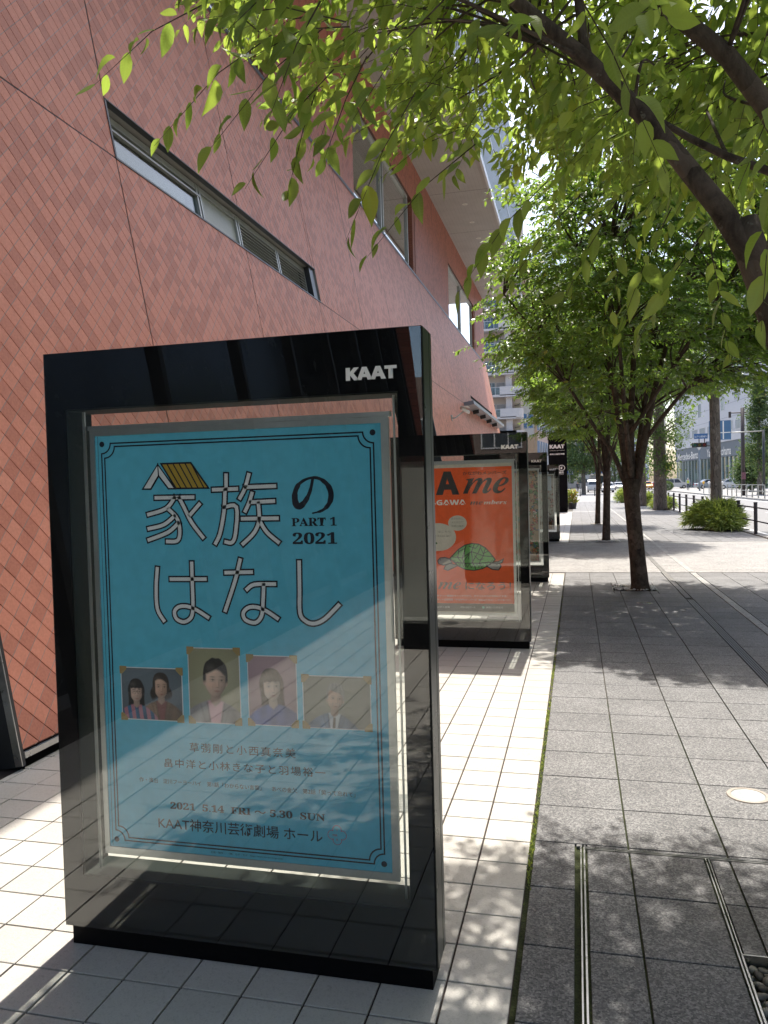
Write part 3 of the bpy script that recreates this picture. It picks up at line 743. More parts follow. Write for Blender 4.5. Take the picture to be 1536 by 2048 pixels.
# security camera on a bent arm
ct = empty('security_camera', (-3.67,23.87,3.73), 'small white security camera on a bent arm fixed to the leaning red wall', 'camera')
q = PB(23.7, 3.55)
MB().tube([q, q+Vector((.12,0,0)), q+Vector((.22,.15,.10)), q+Vector((.32,.35,.22))], .02, 8).build('arm', FRAME, ct, True)
MB().tube([q+Vector((-.01,0,0)), q+Vector((.03,0,0))], .10, 14).build('base_plate', FRAME, ct)
MB().tube([q+Vector((.30,.2,.30)), q+Vector((.44,.7,.22))], [.06,.055], 12).build('housing', M_('camera_white', (.6,.6,.58), .4, scale=8), ct, True)
MB().box(q.x+.26,q.x+.48,q.y+.1,q.y+.75,q.z+.355,q.z+.37).build('sun_shield', M_('camera_white', (.6,.6,.58), .4, scale=8), ct)
STROKES = {'ie': [[(-1.3541, 1.5131), (-1.2209, 1.5122)], [(-1.2871, 1.5115), (-1.3199, 1.4767), (-1.3841, 1.4586)], [(-1.3106, 1.4744), (-1.2855, 1.4512), (-1.2734, 1.4226), (-1.2732, 1.3871), (-1.2848, 1.3687), (-1.3179, 1.3676)], [(-1.2895, 1.4512), (-1.3299, 1.4234), (-1.3844, 1.4112)], [(-1.2763, 1.4283), (-1.3151, 1.3982), (-1.3859, 1.3739)], [(-1.2699, 1.5112), (-1.2532, 1.4789), (-1.2279, 1.429), (-1.1896, 1.3805)], [(-1.1987, 1.4884), (-1.2332, 1.4538)]], 'zoku': [[(-1.0999, 1.5804), (-1.1015, 1.5352)], [(-1.1456, 1.5349), (-1.0653, 1.5357)], [(-1.1054, 1.5318), (-1.1117, 1.4622), (-1.1279, 1.3925), (-1.1443, 1.3611)], [(-1.1097, 1.4775), (-1.0674, 1.4767), (-1.0734, 1.3918), (-1.0865, 1.3627), (-1.1077, 1.3642)], [(-1.0212, 1.5795), (-1.0354, 1.537), (-1.0536, 1.5063)], [(-1.0337, 1.5404), (-0.9339, 1.5413)], [(-1.0121, 1.5191), (-1.022, 1.4917), (-1.0364, 1.4643)], [(-1.0168, 1.4916), (-0.9392, 1.4934)], [(-1.047, 1.4388), (-0.9286, 1.4383)], [(-0.991, 1.4876), (-0.9898, 1.4358), (-1.0075, 1.3945), (-1.0476, 1.3581)], [(-0.987, 1.4288), (-0.9646, 1.394), (-0.9274, 1.3626)]], 'ha': [[(-1.3595, 1.2768), (-1.366, 1.2157), (-1.3648, 1.1436), (-1.3425, 1.1043)], [(-1.3094, 1.2424), (-1.187, 1.2428)], [(-1.233, 1.2945), (-1.2332, 1.2092), (-1.2338, 1.1523), (-1.2413, 1.1166), (-1.2677, 1.1004), (-1.2949, 1.1101), (-1.3018, 1.1336), (-1.2854, 1.1503), (-1.254, 1.1521), (-1.2195, 1.1397), (-1.1816, 1.1174)]], 'na': [[(-1.1113, 1.264), (-1.0231, 1.2662)], [(-1.0607, 1.3046), (-1.0804, 1.2381), (-1.118, 1.1409)], [(-1.0392, 1.2104), (-1.0133, 1.2258), (-0.9444, 1.2275)], [(-0.9814, 1.2246), (-0.9855, 1.169), (-0.9922, 1.1237), (-1.0153, 1.1017), (-1.0487, 1.1109), (-1.0554, 1.1333), (-1.0361, 1.151), (-1.0061, 1.152), (-0.9732, 1.1392), (-0.9385, 1.1175)]], 'shi': [[(-0.8582, 1.297), (-0.8595, 1.2114), (-0.8605, 1.1358), (-0.8425, 1.11), (-0.8139, 1.1022), (-0.7777, 1.1178), (-0.7317, 1.1613)]]}
NO_ = [(-0.8047, 1.5615), (-0.8137, 1.5246), (-0.8304, 1.4924), (-0.8511, 1.4745), (-0.8645, 1.4863), (-0.8649, 1.519), (-0.8488, 1.5472), (-0.8175, 1.5626), (-0.7854, 1.5617), (-0.7577, 1.542), (-0.7458, 1.5128), (-0.7524, 1.4826), (-0.7757, 1.4608), (-0.8102, 1.4519)]
ROOF_ = {'limbL': [(-1.3441, 1.6232), (-1.4022, 1.5435), (-1.3727, 1.5428), (-1.3424, 1.5862)], 'limbR': [(-1.3441, 1.6232), (-1.3424, 1.5862), (-1.3079, 1.5426), (-1.2844, 1.542)], 'inner': [(-1.3702, 1.547), (-1.3424, 1.5862)], 'gold': [(-1.3314, 1.6249), (-1.2244, 1.6249), (-1.1637, 1.541), (-1.2797, 1.5426)], 'stripes': [[(-1.3102, 1.6242), (-1.2625, 1.5428)], [(-1.2882, 1.6242), (-1.2415, 1.5423)], [(-1.2663, 1.6242), (-1.2206, 1.5418)], [(-1.2446, 1.6242), (-1.1998, 1.5412)], [(-1.2229, 1.6242), (-1.179, 1.5407)]]}

# ---------------------------------------------------------------- print and lettering
_tc = {}
def text_raw(body, bold=0.0, space=1.0):
    key = (body, bold, space)
    if key not in _tc:
        c = bpy.data.curves.new('lettering', 'FONT'); c.body = body; c.offset = bold; c.space_character = space; c.resolution_u = 3
        o = bpy.data.objects.new('lettering', c); COL.objects.link(o)
        dg = bpy.context.evaluated_depsgraph_get(); dg.update()
        me = bpy.data.meshes.new_from_object(o.evaluated_get(dg))
        bpy.data.objects.remove(o); bpy.data.curves.remove(c)
        n = len(me.vertices); co = np.empty(n*3, np.float32); me.vertices.foreach_get('co', co); co = co.reshape(-1, 3)
        _tc[key] = (me, co)
    return _tc[key]
def lettering(body, x0, z0, y, mat, parent, w=None, h=None, bold=0.0, space=1.0, name='lettering', shear=0.0, P=None):
    """flat print standing in the XZ plane, facing -Y; fitted to width w and/or height h"""
    me0, co = text_raw(body, bold, space)
    if len(co) == 0: return None
    lo, hi = co.min(0), co.max(0)
    sx = w/(hi[0]-lo[0]) if w else None; sz = h/(hi[1]-lo[1]) if h else None
    sx = sx or sz; sz = sz or sx
    me = me0.copy(); V = np.zeros_like(co)
    X = (co[:,0]-lo[0])*sx; Zz = (co[:,1]-lo[1])*sz
    X = X + Zz*shear
    if P is None: V[:,0] = x0+X; V[:,1] = y; V[:,2] = z0+Zz
    else:
        for i in range(len(co)): V[i] = P(x0+X[i], z0+Zz[i])
    me.vertices.foreach_set('co', V.ravel()); me.materials.clear(); me.materials.append(mat); me.update()
    return link(name, me, parent)
def stroke(b, pts, w, y, cap=True, closed=False, mi=0):
    """flat ribbon of width w along pts (x,z)"""
    P = [Vector((p[0], p[1])) for p in pts]
    if closed: P = P+[P[0]]
    # smooth (Catmull-Rom) when more than two points
    if len(P) > 2 and cap != 'hard':
        Q = []
        for i in range(len(P)-1):
            a, p, q, d = P[max(i-1,0)], P[i], P[i+1], P[min(i+2,len(P)-1)]
            for k in range(4):
                t = k/4; Q.append(.5*((2*p)+(q-a)*t+(2*a-5*p+4*q-d)*t*t+(3*p-a-3*q+d)*t**3))
        Q.append(P[-1]); P = Q
    n = len(P); L = []; Rr = []
    for i in range(n):
        if closed and i in (0, n-1): t0 = (P[1]-P[0]).normalized(); t1 = (P[-1]-P[-2]).normalized()
        else: t0 = (P[i]-P[i-1]).normalized() if i else (P[1]-P[0]).normalized(); t1 = (P[i+1]-P[i]).normalized() if i < n-1 else t0
        t = (t0+t1); t = t.normalized() if t.length > 1e-6 else t0
        k = 1/max(.5, t.dot(t1)); wd = w[min(int(i*len(w)/n), len(w)-1)] if hasattr(w, '__len__') else w
        nn = Vector((-t.y, t.x))*wd/2*k; e = Vector((0,0))
        if cap and not closed: e = -t0*wd/2 if i == 0 else (t1*wd/2 if i == n-1 else e)
        L.append(P[i]+nn+e*1.0); Rr.append(P[i]-nn+e*1.0)
    for i in range(n-1):
        b.poly([(Rr[i].x,y,Rr[i].y),(Rr[i+1].x,y,Rr[i+1].y),(L[i+1].x,y,L[i+1].y),(L[i].x,y,L[i].y)], mi)
    return b
def shape(b, pts, y, mi=0):
    return b.poly([(p[0], y, p[1]) for p in pts], mi)
def ell(b, cx, cz, rx, rz, y, mi=0, n=22, a0=0, a1=2*math.pi, rot=0.0):
    P = []
    for k in range(n):
        a = a0+(a1-a0)*k/(n if a1-a0 > 6.28 else n-1); X, Z_ = rx*math.cos(a), rz*math.sin(a)
        P.append((cx+X*math.cos(rot)-Z_*math.sin(rot), cz+X*math.sin(rot)+Z_*math.cos(rot)))
    return shape(b, P, y, mi)
INK = ink('print_black', (.014,.016,.03)); PWHITE = ink('print_white', (.85,.86,.88)); BLUE = ink('poster_blue', (.13,.56,.76), .5)
GOLD = ink('print_gold', (.50,.33,.05)); TAN = ink('print_tan', (.42,.30,.13)); ORANGE = ink('poster_orange', (.86,.13,.035), .5)
PGREY = ink('print_grey', (.32,.31,.29)); CREAM = ink('print_cream', (.62,.60,.53)); PGREEN = ink('print_green', (.16,.42,.13)); PINK = ink('print_pink', (.55,.10,.18))
SIGNW = ink('sign_white', (.86,.85,.82), .4); DGREY = ink('print_dark_grey', (.05,.05,.052))

# ---------------------------------------------------------------- glass display cases
XL, XR, XC = -1.714, -.432, -1.073
OL, OR_, OB, OT = -1.640, -.508, .245, 1.812
def case(Y, label, D=.145, n=1):
    t = empty('display_case', (XC, Y+D/2, 0), label, 'display case', 'black glass poster cases along the walkway')
    f = MB(); e = .0  # body: four sides of a box frame
    f.box(XL,XR,Y,Y+D,OT,2.0); f.box(XL,XR,Y,Y+D,.068,OB); f.box(XL,OL,Y,Y+D,OB,OT); f.box(OR_,XR,Y,Y+D,OB,OT)
    f.build('frame', BLACK, t)
    MB().box(XR,XR+.002,Y+.010,Y+D-.046,.069,1.999).box(XR,XR+.002,Y+D-.040,Y+D-.004,.069,1.999).build('side_trim', BLACK_S, t)
    MB().box(XL+.018,XR-.016,Y+.012,Y+D-.012,0,.068).build('plinth', BLACK, t)
    j = MB().box(OL-.001,OL+.004,Y+.008,Y+D-.008,OB,OT).box(OR_-.004,OR_+.001,Y+.008,Y+D-.008,OB,OT).box(OL,OR_,Y+.008,Y+D-.008,OB-.001,OB+.004).box(OL,OR_,Y+.008,Y+D-.008,OT-.004,OT+.001)
    j.build('inner_lining', ALU_D, t)
    MB().box(OL+.026,OL+.034,Y+.055,Y+.063,OB,OT).build('support_rod', ALU, t)
    MB().box(OR_-.030,OR_-.024,Y+.055,Y+.061,OB,OT).build('support_rod', ALU, t)
    MB().box(XL+.002,XR-.002,Y-.0045,Y-.0005,.07,1.998).build('front_glass', GLASS, t)
    MB().box(OL+.001,OR_-.001,Y+D-.006,Y+D-.003,OB,OT).build('rear_glass', GLASS, t)
    Yb = Y+.068
    b = MB().box(-1.592,-.558,Yb+.004,Yb+.022,.300,1.742).build('poster_board', M_('board_back', (.45,.45,.43), .6), t)
    fr = MB(); w = .018
    fr.box(-1.595,-.555,Yb-.004,Yb+.0035,1.726,1.745).box(-1.595,-.555,Yb-.004,Yb+.0035,.297,.321).box(-1.595,-1.577,Yb-.004,Yb+.0035,.321,1.726).box(-.579,-.555,Yb-.004,Yb+.0035,.321,1.726)
    fr.build('frame_strip', ALU, b)
    MB().box(-1.60,-.55,Yb-.006,Yb+.024,1.7455,1.760).build('hanger_rail', ALU, b)
    lettering('𝗞𝗔𝗔𝗧', -.665, 1.8500, Y-.0062, SIGNW, t, w=.157, h=.0385, bold=.035)
    return t, b, Yb

# --- case 1: blue poster
t1, b1, Y1 = case(2.2525, 'nearest and largest-looking black display case, with the blue poster of white outlined characters')
MB().poly([(-1.577,Y1,.321),(-.579,Y1,.321),(-.579,Y1,1.726),(-1.577,Y1,1.726)]).build('poster_print', BLUE, b1)
y0 = Y1-.0006; k1 = .0006
bm_ = MB()
def notch_border(b, x0, x1, z0, z1, r, w, y):
    segs = []
    for cx, cz, a0 in ((x0,z1,-90),(x1,z1,180),(x1,z0,90),(x0,z0,0)):
        segs.append([(cx+r*math.cos(R(a0+90*(k/6))), cz+r*math.sin(R(a0+90*(k/6)))) for k in range(7)])
    # order: TL arc runs from below up to right
    tl = [(x0+r*math.cos(R(a)), z1+r*math.sin(R(a))) for a in range(-90, 1, 15)]
    tr = [(x1+r*math.cos(R(a)), z1+r*math.sin(R(a))) for a in range(180, 271, 15)]
    br = [(x1+r*math.cos(R(a)), z0+r*math.sin(R(a))) for a in range(90, 181, 15)]
    bl = [(x0+r*math.cos(R(a)), z0+r*math.sin(R(a))) for a in range(0, 91, 15)]
    for s in (tl, tr, br, bl): stroke(b, s, w, y, 'hard')
    stroke(b, [tl[-1], tr[0]], w, y, False); stroke(b, [tr[-1], br[0]], w, y, False)
    stroke(b, [br[-1], bl[0]], w, y, False); stroke(b, [bl[-1], tl[0]], w, y, False)
notch_border(bm_, -1.553,-.604,.345,1.700, .034, .0048, y0)
notch_border(bm_, -1.542,-.615,.356,1.689, .038, .0048, y0)
MB().poly([(-1.567,y0,.326),(-1.5655,y0,.326),(-1.5655,y0,1.724),(-1.567,y0,1.724)]).build('edge_line', INK, b1)
for x, z in ((-1.551,1.698),(-.606,1.698),(-.606,.347),(-1.551,.347)): ell(bm_, x, z, .0095, .0095, y0, n=16)
bm_.build('border_print', INK, b1)
NOW = [.010,.012,.016,.020,.022,.020,.016,.010,.008,.010,.014,.018,.018,.014,.009,.005]
def title_char(key):
    b = MB()
    for s in STROKES[key]: stroke(b, s, .0220, y0)
    o = b.build('title_character', INK, b1)
    b = MB()
    for s in STROKES[key]: stroke(b, s, .0118, y0-k1)
    b.build('character_fill', PWHITE, o)
    return o
for k in STROKES: title_char(k)
rf = MB()
stroke(rf, ROOF_['gold'], .0065, y0-.0004, 'hard', True); stroke(rf, ROOF_['limbL'], .0065, y0-.0004, 'hard', True); stroke(rf, ROOF_['limbR'], .0065, y0-.0004, 'hard', True)
ro = rf.build('roof_drawing', INK, b1)
shape(MB(), ROOF_['gold'][::-1], y0-.0008).build('roof_fill', GOLD, ro)
m = MB(); shape(m, ROOF_['limbL'], y0-.0009); shape(m, ROOF_['limbR'][::-1], y0-.0009); m.build('roof_fill', PWHITE, ro)
m = MB()
for s in ROOF_['stripes']: stroke(m, s, .0042, y0-.0011, False)
stroke(m, ROOF_['inner'], .0034, y0-.0011, False); stroke(m, ROOF_['gold'], .0050, y0-.0011, 'hard', True); stroke(m, ROOF_['limbL'], .0048, y0-.0011, 'hard', True); stroke(m, ROOF_['limbR'], .0048, y0-.0011, 'hard', True)
m.build('roof_lines', INK, ro)
m = MB(); stroke(m, NO_, NOW, y0, False); m.build('title_character', INK, b1)
T = lambda s, x0, z0, w, h, mt=INK, **k: lettering(s, x0, z0, y0, mt, b1, w=w, h=h, **k)
T('𝐏𝐀𝐑𝐓 𝟏', -.880, 1.412, .150, .0275, bold=.012)
T('𝟐𝟎𝟐𝟏', -.878, 1.3545, .148, .0375, bold=.014)
T('草彅剛と小西真奈美', -1.264, .666, .374, .031, space=1.25, bold=.006)
T('畠中洋と小林きな子と羽場裕一', -1.359, .609, .568, .030, space=1.2, bold=.006)
T('作・演出　淀川フーヨーハイ　第1話「わからない言葉」　 あべの金欠　第2話「笑って忘れて」', -1.456, .5525, .762, .0165, bold=.006)
T('𝟐𝟎𝟐𝟏  𝟓.𝟏𝟒  𝐅𝐑𝐈 ～ 𝟓.𝟑𝟎  𝐒𝐔𝐍', -1.343, .4675, .546, .0245, bold=.014)
T('KAAT神奈川芸術劇場 ホール', -1.390, .3965, .583, .042, bold=.008)
T('企画・製作 ： （株）モボ・モガ　https://www.mo-bo-moga.com/', -1.2, .3285, .256, .0085)
em = MB()
for a in range(4): stroke(em, [(-.758+.0165*math.cos(R(90*a))+.0145*math.cos(R(90*a+k)), .4265+.0165*math.sin(R(90*a))+.0145*math.sin(R(90*a+k))) for k in range(-105, 106, 15)], .0018, y0, 'hard')
eo = em.build('emblem', PINK, b1)
for s, x, z in (('T',-.7605,.4385),('YOR',-.7745,.4225),('K',-.7605,.4085)): lettering(s, x, z, y0-.0003, PINK, eo, h=.0062, bold=.03)

# --- four photographs printed on the blue poster (flat pictures)
# each portrait is a printed halftone: tones computed point by point on a fine flat grid
def tone_mat():
    t = NT('printed_photo'); a = t.n('ShaderNodeAttribute', attribute_name='tone')
    n = t.noise(900, 1, .5, t.pos()); c = t.mix(.06, a.outputs['Color'], t.ramp(n, [(.3, (.1,.1,.1)), (.7, (.8,.8,.8))]))
    t.bsdf(c, .5, spec=.3); return t.mat
TONE = tone_mat()
def smooth(d, w): q = np.clip(d/w*.5+.5, 0, 1); return q*q*(3-2*q)
def gs(x, y, cx, cy, sx, sy): return np.exp(-((x-cx)/sx)**2-((y-cy)/sy)**2)
def paint_person(C, U, V, cx, cz, h, skin, hair, top, style='short', t=0.0, glasses=False, collar=None, tie=None, tilt=0.0, stripes=None, age=0.0, seed=0):
    x0, y0_ = (U-cx)/h, (V-cz)/h
    x = x0*math.cos(tilt)+y0_*math.sin(tilt); y = -x0*math.sin(tilt)+y0_*math.cos(tilt)
    skin, hair, top = map(np.array, (skin, hair, top)); rs = np.random.RandomState(seed); ph = rs.uniform(0, 6, 6)
    def over(m, col): nonlocal C; C = C*(1-m[...,None])+col*m[...,None]
    strand = .5+.5*np.sin(38*x*(1+.25*y)+14*y+4*np.sin(5*y+3*x+ph[0])+ph[1])
    hcol = hair*(.80+.32*strand[...,None])+np.array([.05,.045,.04])*(gs(x,y,-.18,.42,.16,.12)*1.3)[...,None]
    if style in ('long', 'bob'):
        b = -1.05 if style == 'long' else -.50; w = .47+(.07*np.sin(7*y+ph[2]) if style == 'bob' else .03*np.sin(4*y))+(.10 if style == 'bob' else .02)*np.clip(-y, 0, 1)
        w = w*np.sqrt(np.clip(1-np.clip(y,0,1)**2/.47, .0, 1))
        over(smooth(w-np.abs(x), .04)*smooth(y-b-.06*np.sin(9*x+ph[3]), .12)*smooth(.55-y, .1), hcol*.8)
    sh = -.60-.42*np.abs(x/.95)**2.0-y
    bm_ = smooth(sh, .05)*smooth(1.18-np.abs(x), .05)
    fold = .82+.12*np.sin(6*x+4*y+ph[4])+.10*np.sin(13*x-3*y+ph[5])
    tc = top*np.clip(fold*(.75+.45*gs(x,y,-.45,-1.0,.5,.5)+.1*(1-np.abs(x))), .3, 1.4)[...,None]
    if stripes is not None:
        st = smooth(np.sin(15*x+2*y), .4)[...,None]; tc = tc*(1-st)+np.array(stripes)*st
    over(bm_, tc)
    if collar is not None:
        cm = smooth(.30-.17*(-y-.58)-np.abs(x-t*.3), .03)*smooth(-.55-y, .05)*bm_; over(cm, np.array(collar)*(.75+.25*np.cos(3*x))[...,None])
        over(smooth(.030-np.abs(np.abs(x-t*.3)-(.31-.17*(-y-.58))), .03)*smooth(-.66-y, .05)*bm_*.75, top*.42)
        over(smooth(.035-np.abs(np.abs(x)-(.50-.30*(-y-.75))), .03)*smooth(-.72-y,.04)*smooth(y+1.55,.05)*bm_*.5, top*.5)
    over(smooth(.17+.03*np.clip(-y-.5,0,1)-np.abs(x-t*.2), .03)*smooth(-.2-y, .05)*smooth(y+.80-.8*np.abs(x), .06), skin*(.62-.9*np.clip(x,0,.2))[...,None])
    if tie is not None: over(smooth(.055+.02*(-y-.8)-np.abs(x-t*.3), .015)*smooth(-.80-y, .03), np.array(tie))
    for s in (-1, 1): over(smooth(1-((x-s*.375)/.05)**2-((y+.03)/.11)**2, .5)*.9, skin*.72)
    rx = .37*(1-.30*np.clip((-y-.08)/.45, 0, 1)**1.5); nx, ny = x/rx, (y-.02)/.54; r2 = nx*nx+ny*ny; nz = np.sqrt(np.clip(1-r2, 0, 1))
    lam = np.clip(.50+.62*(-.42*nx+.22*ny+.62*nz), .2, 1.3)
    k = lam.copy()
    for s in (-1, 1):
        k *= 1-.22*gs(x,y,t+s*.16,.07,.10,.06)-.0; k *= 1-.62*gs(x,y,t+s*.16,.155+.01*s,.085,.018)*(1 if age < .5 else .55)
        k *= 1-.80*gs(x,y,t+s*.16,.058,.065,.014); k *= 1-.75*gs(x,y,t+s*.155,.045,.026,.024); k *= 1-.18*gs(x,y,t+s*.17,.0,.08,.02)
        k += .35*gs(x,y,t+s*.205,.045,.018,.012); k *= 1-.12*(1+2*age)*gs(x,y,t+s*.15,-.22,.025,.09)
    k *= 1-.24*gs(x,y,t+.055,-.06,.024,.11); k += .16*gs(x,y,t-.005,-.06,.018,.12); k *= 1-.42*gs(x,y,t+.01,-.185,.055,.016); k += .08*gs(x,y,-.20,-.12,.09,.07)+.10*gs(x,y,-.05,.32,.16,.09)
    k *= 1-.50*gs(x,y,t,-.305,.095,.011); k *= 1-.16*gs(x,y,t,-.365,.07,.02)
    if age: k *= 1-.14*age*(np.sin(70*y)**2)*gs(x,y,0,.30,.2,.07)
    fc = skin*1.12*k[...,None]; lip = gs(x,y,t,-.305,.085,.034)[...,None]; fc = fc*(1-lip*np.array([.12,.42,.40])); ck = gs(x,y,.0,-.12,.3,.1)[...,None]; fc = fc*(1-ck*np.array([0,.06,.08]))
    over(smooth(1-r2, .10), fc)
    ox, oy = x/.425, (y-.12)/(.60 if style in ('long','bob') else .63); om = 1-np.abs(ox)**2.4-np.abs(oy)**2.4+(.04*np.sin(26*x+ph[1]) if style == 'short' else 0)
    line = {'short': .32+.05*np.sin(11*x+1)-.5*np.clip(np.abs(x)-.2,0,1), 'swept': .33-.22*x-.6*np.clip(np.abs(x)-.22,0,1), 'long': .21+.015*np.sin(30*x), 'bob': .40-1.5*(x+.05)**2}[style]
    side = {'short': .335, 'swept': .34, 'long': .315, 'bob': .30}[style]
    hm = smooth(om, .10)*np.maximum(smooth(y-line, .05), smooth(np.abs(x-t*.25)-side, .03)*smooth(y+(.02 if style in('short','swept') else .6), .08))
    over(hm, hcol)
    if glasses:
        for s in (-1, 1):
            d = np.sqrt(((x-t-s*.16)/.125)**2+((y-.045)/.115)**2); over(smooth(.07-np.abs(d-1), .07)*.85, np.array([.03,.025,.025]))
        over(smooth(.012-np.abs(y-.06), .012)*smooth(.045-np.abs(x-t), .02), np.array([.03,.025,.025]))
    return C
def photo(box, bg, people, nx=96):
    x0, x1, z0, z1 = box; y = y0
    o = MB().poly([(x0-.003,y,z0-.003),(x1+.003,y,z0-.003),(x1+.003,y,z1+.003),(x0-.003,y,z1+.003)]).build('photo_print', PWHITE, b1)
    nz = int(nx*(z1-z0)/(x1-x0)); U, V = np.meshgrid(np.linspace(x0,x1,nx+1), np.linspace(z0,z1,nz+1))
    gx, gz = (U-(x0+x1)/2)/(x1-x0), (V-(z0+z1)/2)/(z1-z0)
    C = np.array(bg)*(1.12-.75*(gx**2+gz**2)+.18*gz)[...,None]
    for pp in people: C = paint_person(C, U, V, **pp)
    C = np.clip(C, .004, .95)
    P = np.stack([U, np.full_like(U, y-.0005), V], -1).reshape(-1, 3)
    ii = np.arange(nz)[:,None]*(nx+1)+np.arange(nx)[None]; F = np.stack([ii, ii+1, ii+nx+2, ii+nx+1], -1).reshape(-1, 4)
    me = arr_mesh('photo_image', P, F, TONE); a = me.attributes.new('tone', 'FLOAT_COLOR', 'POINT')
    a.data.foreach_set('color', np.concatenate([C.reshape(-1,3), np.ones((len(P),1))], 1).astype(np.float32).ravel())
    link('photo_image', me, o)
    s = .020
    for cx, cz, sx, sz in ((x0,z0,1,1),(x1,z0,-1,1),(x1,z1,-1,-1),(x0,z1,1,-1)):
        P = [(cx-.006*sx,cz-.006*sz),(cx+s*sx,cz-.006*sz),(cx+s*sx,cz+.004*sz),(cx+.004*sx,cz+s*sz),(cx-.006*sx,cz+s*sz)]
        if sx*sz < 0: P.reverse()
        shape(MB(), P, y-.0012).build('photo_corner', TAN, o)
bxs = dict(a=(-1.509,-1.285,.768,.941), b=(-1.257,-1.077,.768,1.013), c=(-1.045,-.881,.770,.993), d=(-.857,-.637,.770,.934))
photo(bxs['a'], (.13,.165,.20), [dict(cx=-1.362,cz=.877,h=.072,skin=(.70,.45,.34),hair=(.035,.022,.016),top=(.24,.135,.075),style='bob',t=.03,collar=(.22,.06,.05),seed=2),
    dict(cx=-1.455,cz=.858,h=.066,skin=(.74,.52,.43),hair=(.016,.012,.012),top=(.05,.17,.33),style='long',t=.03,glasses=True,stripes=(.50,.20,.26),seed=1)], 130)
photo(bxs['b'], (.36,.34,.21), [dict(cx=-1.163,cz=.905,h=.104,skin=(.78,.52,.40),hair=(.018,.013,.012),top=(.36,.34,.36),style='short',t=.07,collar=(.80,.45,.52),tilt=-.03,seed=3)], 120)
photo(bxs['c'], (.44,.28,.32), [dict(cx=-.965,cz=.892,h=.088,skin=(.86,.66,.56),hair=(.13,.085,.065),top=(.07,.13,.44),style='long',t=.04,tilt=.06,seed=4)], 110)
photo(bxs['d'], (.27,.265,.21), [dict(cx=-.752,cz=.862,h=.072,skin=(.72,.48,.37),hair=(.36,.34,.32),top=(.13,.23,.38),style='swept',t=.06,collar=(.70,.72,.76),tie=(.04,.02,.02),tilt=-.08,age=1.0,seed=5)], 130)

# --- case 2: orange poster
t2, b2, Y2 = case(7.2184, 'second display case with the orange poster of a green turtle')
y0 = Y2-.0008
MB().poly([(-1.577,Y2,.321),(-.579,Y2,.321),(-.579,Y2,1.726),(-1.577,Y2,1.726)]).build('poster_print', CREAM, b2)
MB().poly([(-1.577,y0,.408),(-.579,y0,.408),(-.579,y0,1.694),(-1.577,y0,1.694)]).build('poster_field', ORANGE, b2)
MB().poly([(-1.577,y0,.334),(-.579,y0,.334),(-.579,y0,.407),(-1.577,y0,.407)]).build('poster_footer', ink('print_warm_grey', (.19,.175,.15)), b2)
y1_ = y0-.0008
T = lambda s, x0, z0, w, h, mt=DGREY, **k: lettering(s, x0, z0, y1_, mt, b2, w=w, h=h, **k)
T('𝗔', -1.297, 1.440, .226, .222, bold=.03); T('𝗞', -1.535, 1.440, .215, .222, bold=.03)
T('𝒎𝒆', -1.040, 1.443, .414, .150, bold=.004, shear=.15)
T('かながわメンバーズ', -1.036, 1.621, .409, .034, bold=.012)
T('𝗞𝗔𝗡𝗔𝗚𝗔𝗪𝗔', -1.553, 1.343, .541, .050, SIGNW, bold=.012)
T('𝒎𝒆', -.973, 1.342, .120, .030); T('𝒎𝒃𝒆𝒓𝒔', -.845, 1.342, .214, .040, SIGNW)
m = MB(); ell(m, -1.097, 1.171, .089, .073, y1_); ell(m, -1.285, 1.040, .172, .133, y1_-.0004, n=30); m.build('speech_bubble', CREAM, b2)
y2_ = y1_-.0009
for s, x, z, w in (('カメもゆに',-1.155,1.203,.11),('メルマガで',-1.155,1.168,.11),('情報は最速！',-1.155,1.133,.125),('（無料）はこちら',-1.395,1.082,.23),('www.kaat.jp/',-1.395,1.040,.23)): lettering(s, x, z, y2_, ink('print_bubble_grey', (.22,.24,.20)), b2, w=w, h=.021)
shape(MB(), [(-1.315,.965),(-1.290,.982),(-1.315,.999)], y2_).build('arrow_mark', ink('print_dark_green', (.03,.12,.04)), b2)
# plain generic turtle drawing
tu = MB()
def outline(P, w=.011): stroke(tu, P, w, y2_-.0006, 'hard', True)
shell = [(-1.178,.835),(-1.14,.875),(-1.09,.925),(-1.03,.962),(-.965,.977),(-.90,.970),(-.84,.935),(-.79,.88),(-.748,.822),(-.80,.775),(-.87,.738),(-.949,.722),(-1.03,.730),(-1.10,.765)]
head = [(-1.175,.828),(-1.22,.845),(-1.27,.842),(-1.294,.815),(-1.285,.785),(-1.24,.772),(-1.16,.795)]
fin1 = [(-1.175,.79),(-1.22,.770),(-1.235,.735),(-1.20,.722),(-1.15,.745),(-1.10,.768)]
fin2 = [(-.83,.762),(-.79,.790),(-.71,.790),(-.695,.760),(-.72,.725),(-.78,.732)]
tail = [(-.775,.80),(-.72,.805),(-.672,.830),(-.685,.795),(-.735,.780)]
for P_2, mt in ((head,PGREY),(fin1,PGREY),(fin2,PGREY),(tail,PGREY),(shell,PGREEN)):
    c = P_2[:]; ar = sum(c[k-1][0]*c[k][1]-c[k][0]*c[k-1][1] for k in range(len(c)))
    if ar < 0: c.reverse()
    shape(MB(), c, y2_-(.0003 if mt == PGREEN else .0001)).build('turtle_shape', mt, b2)
    outline(c, .009)
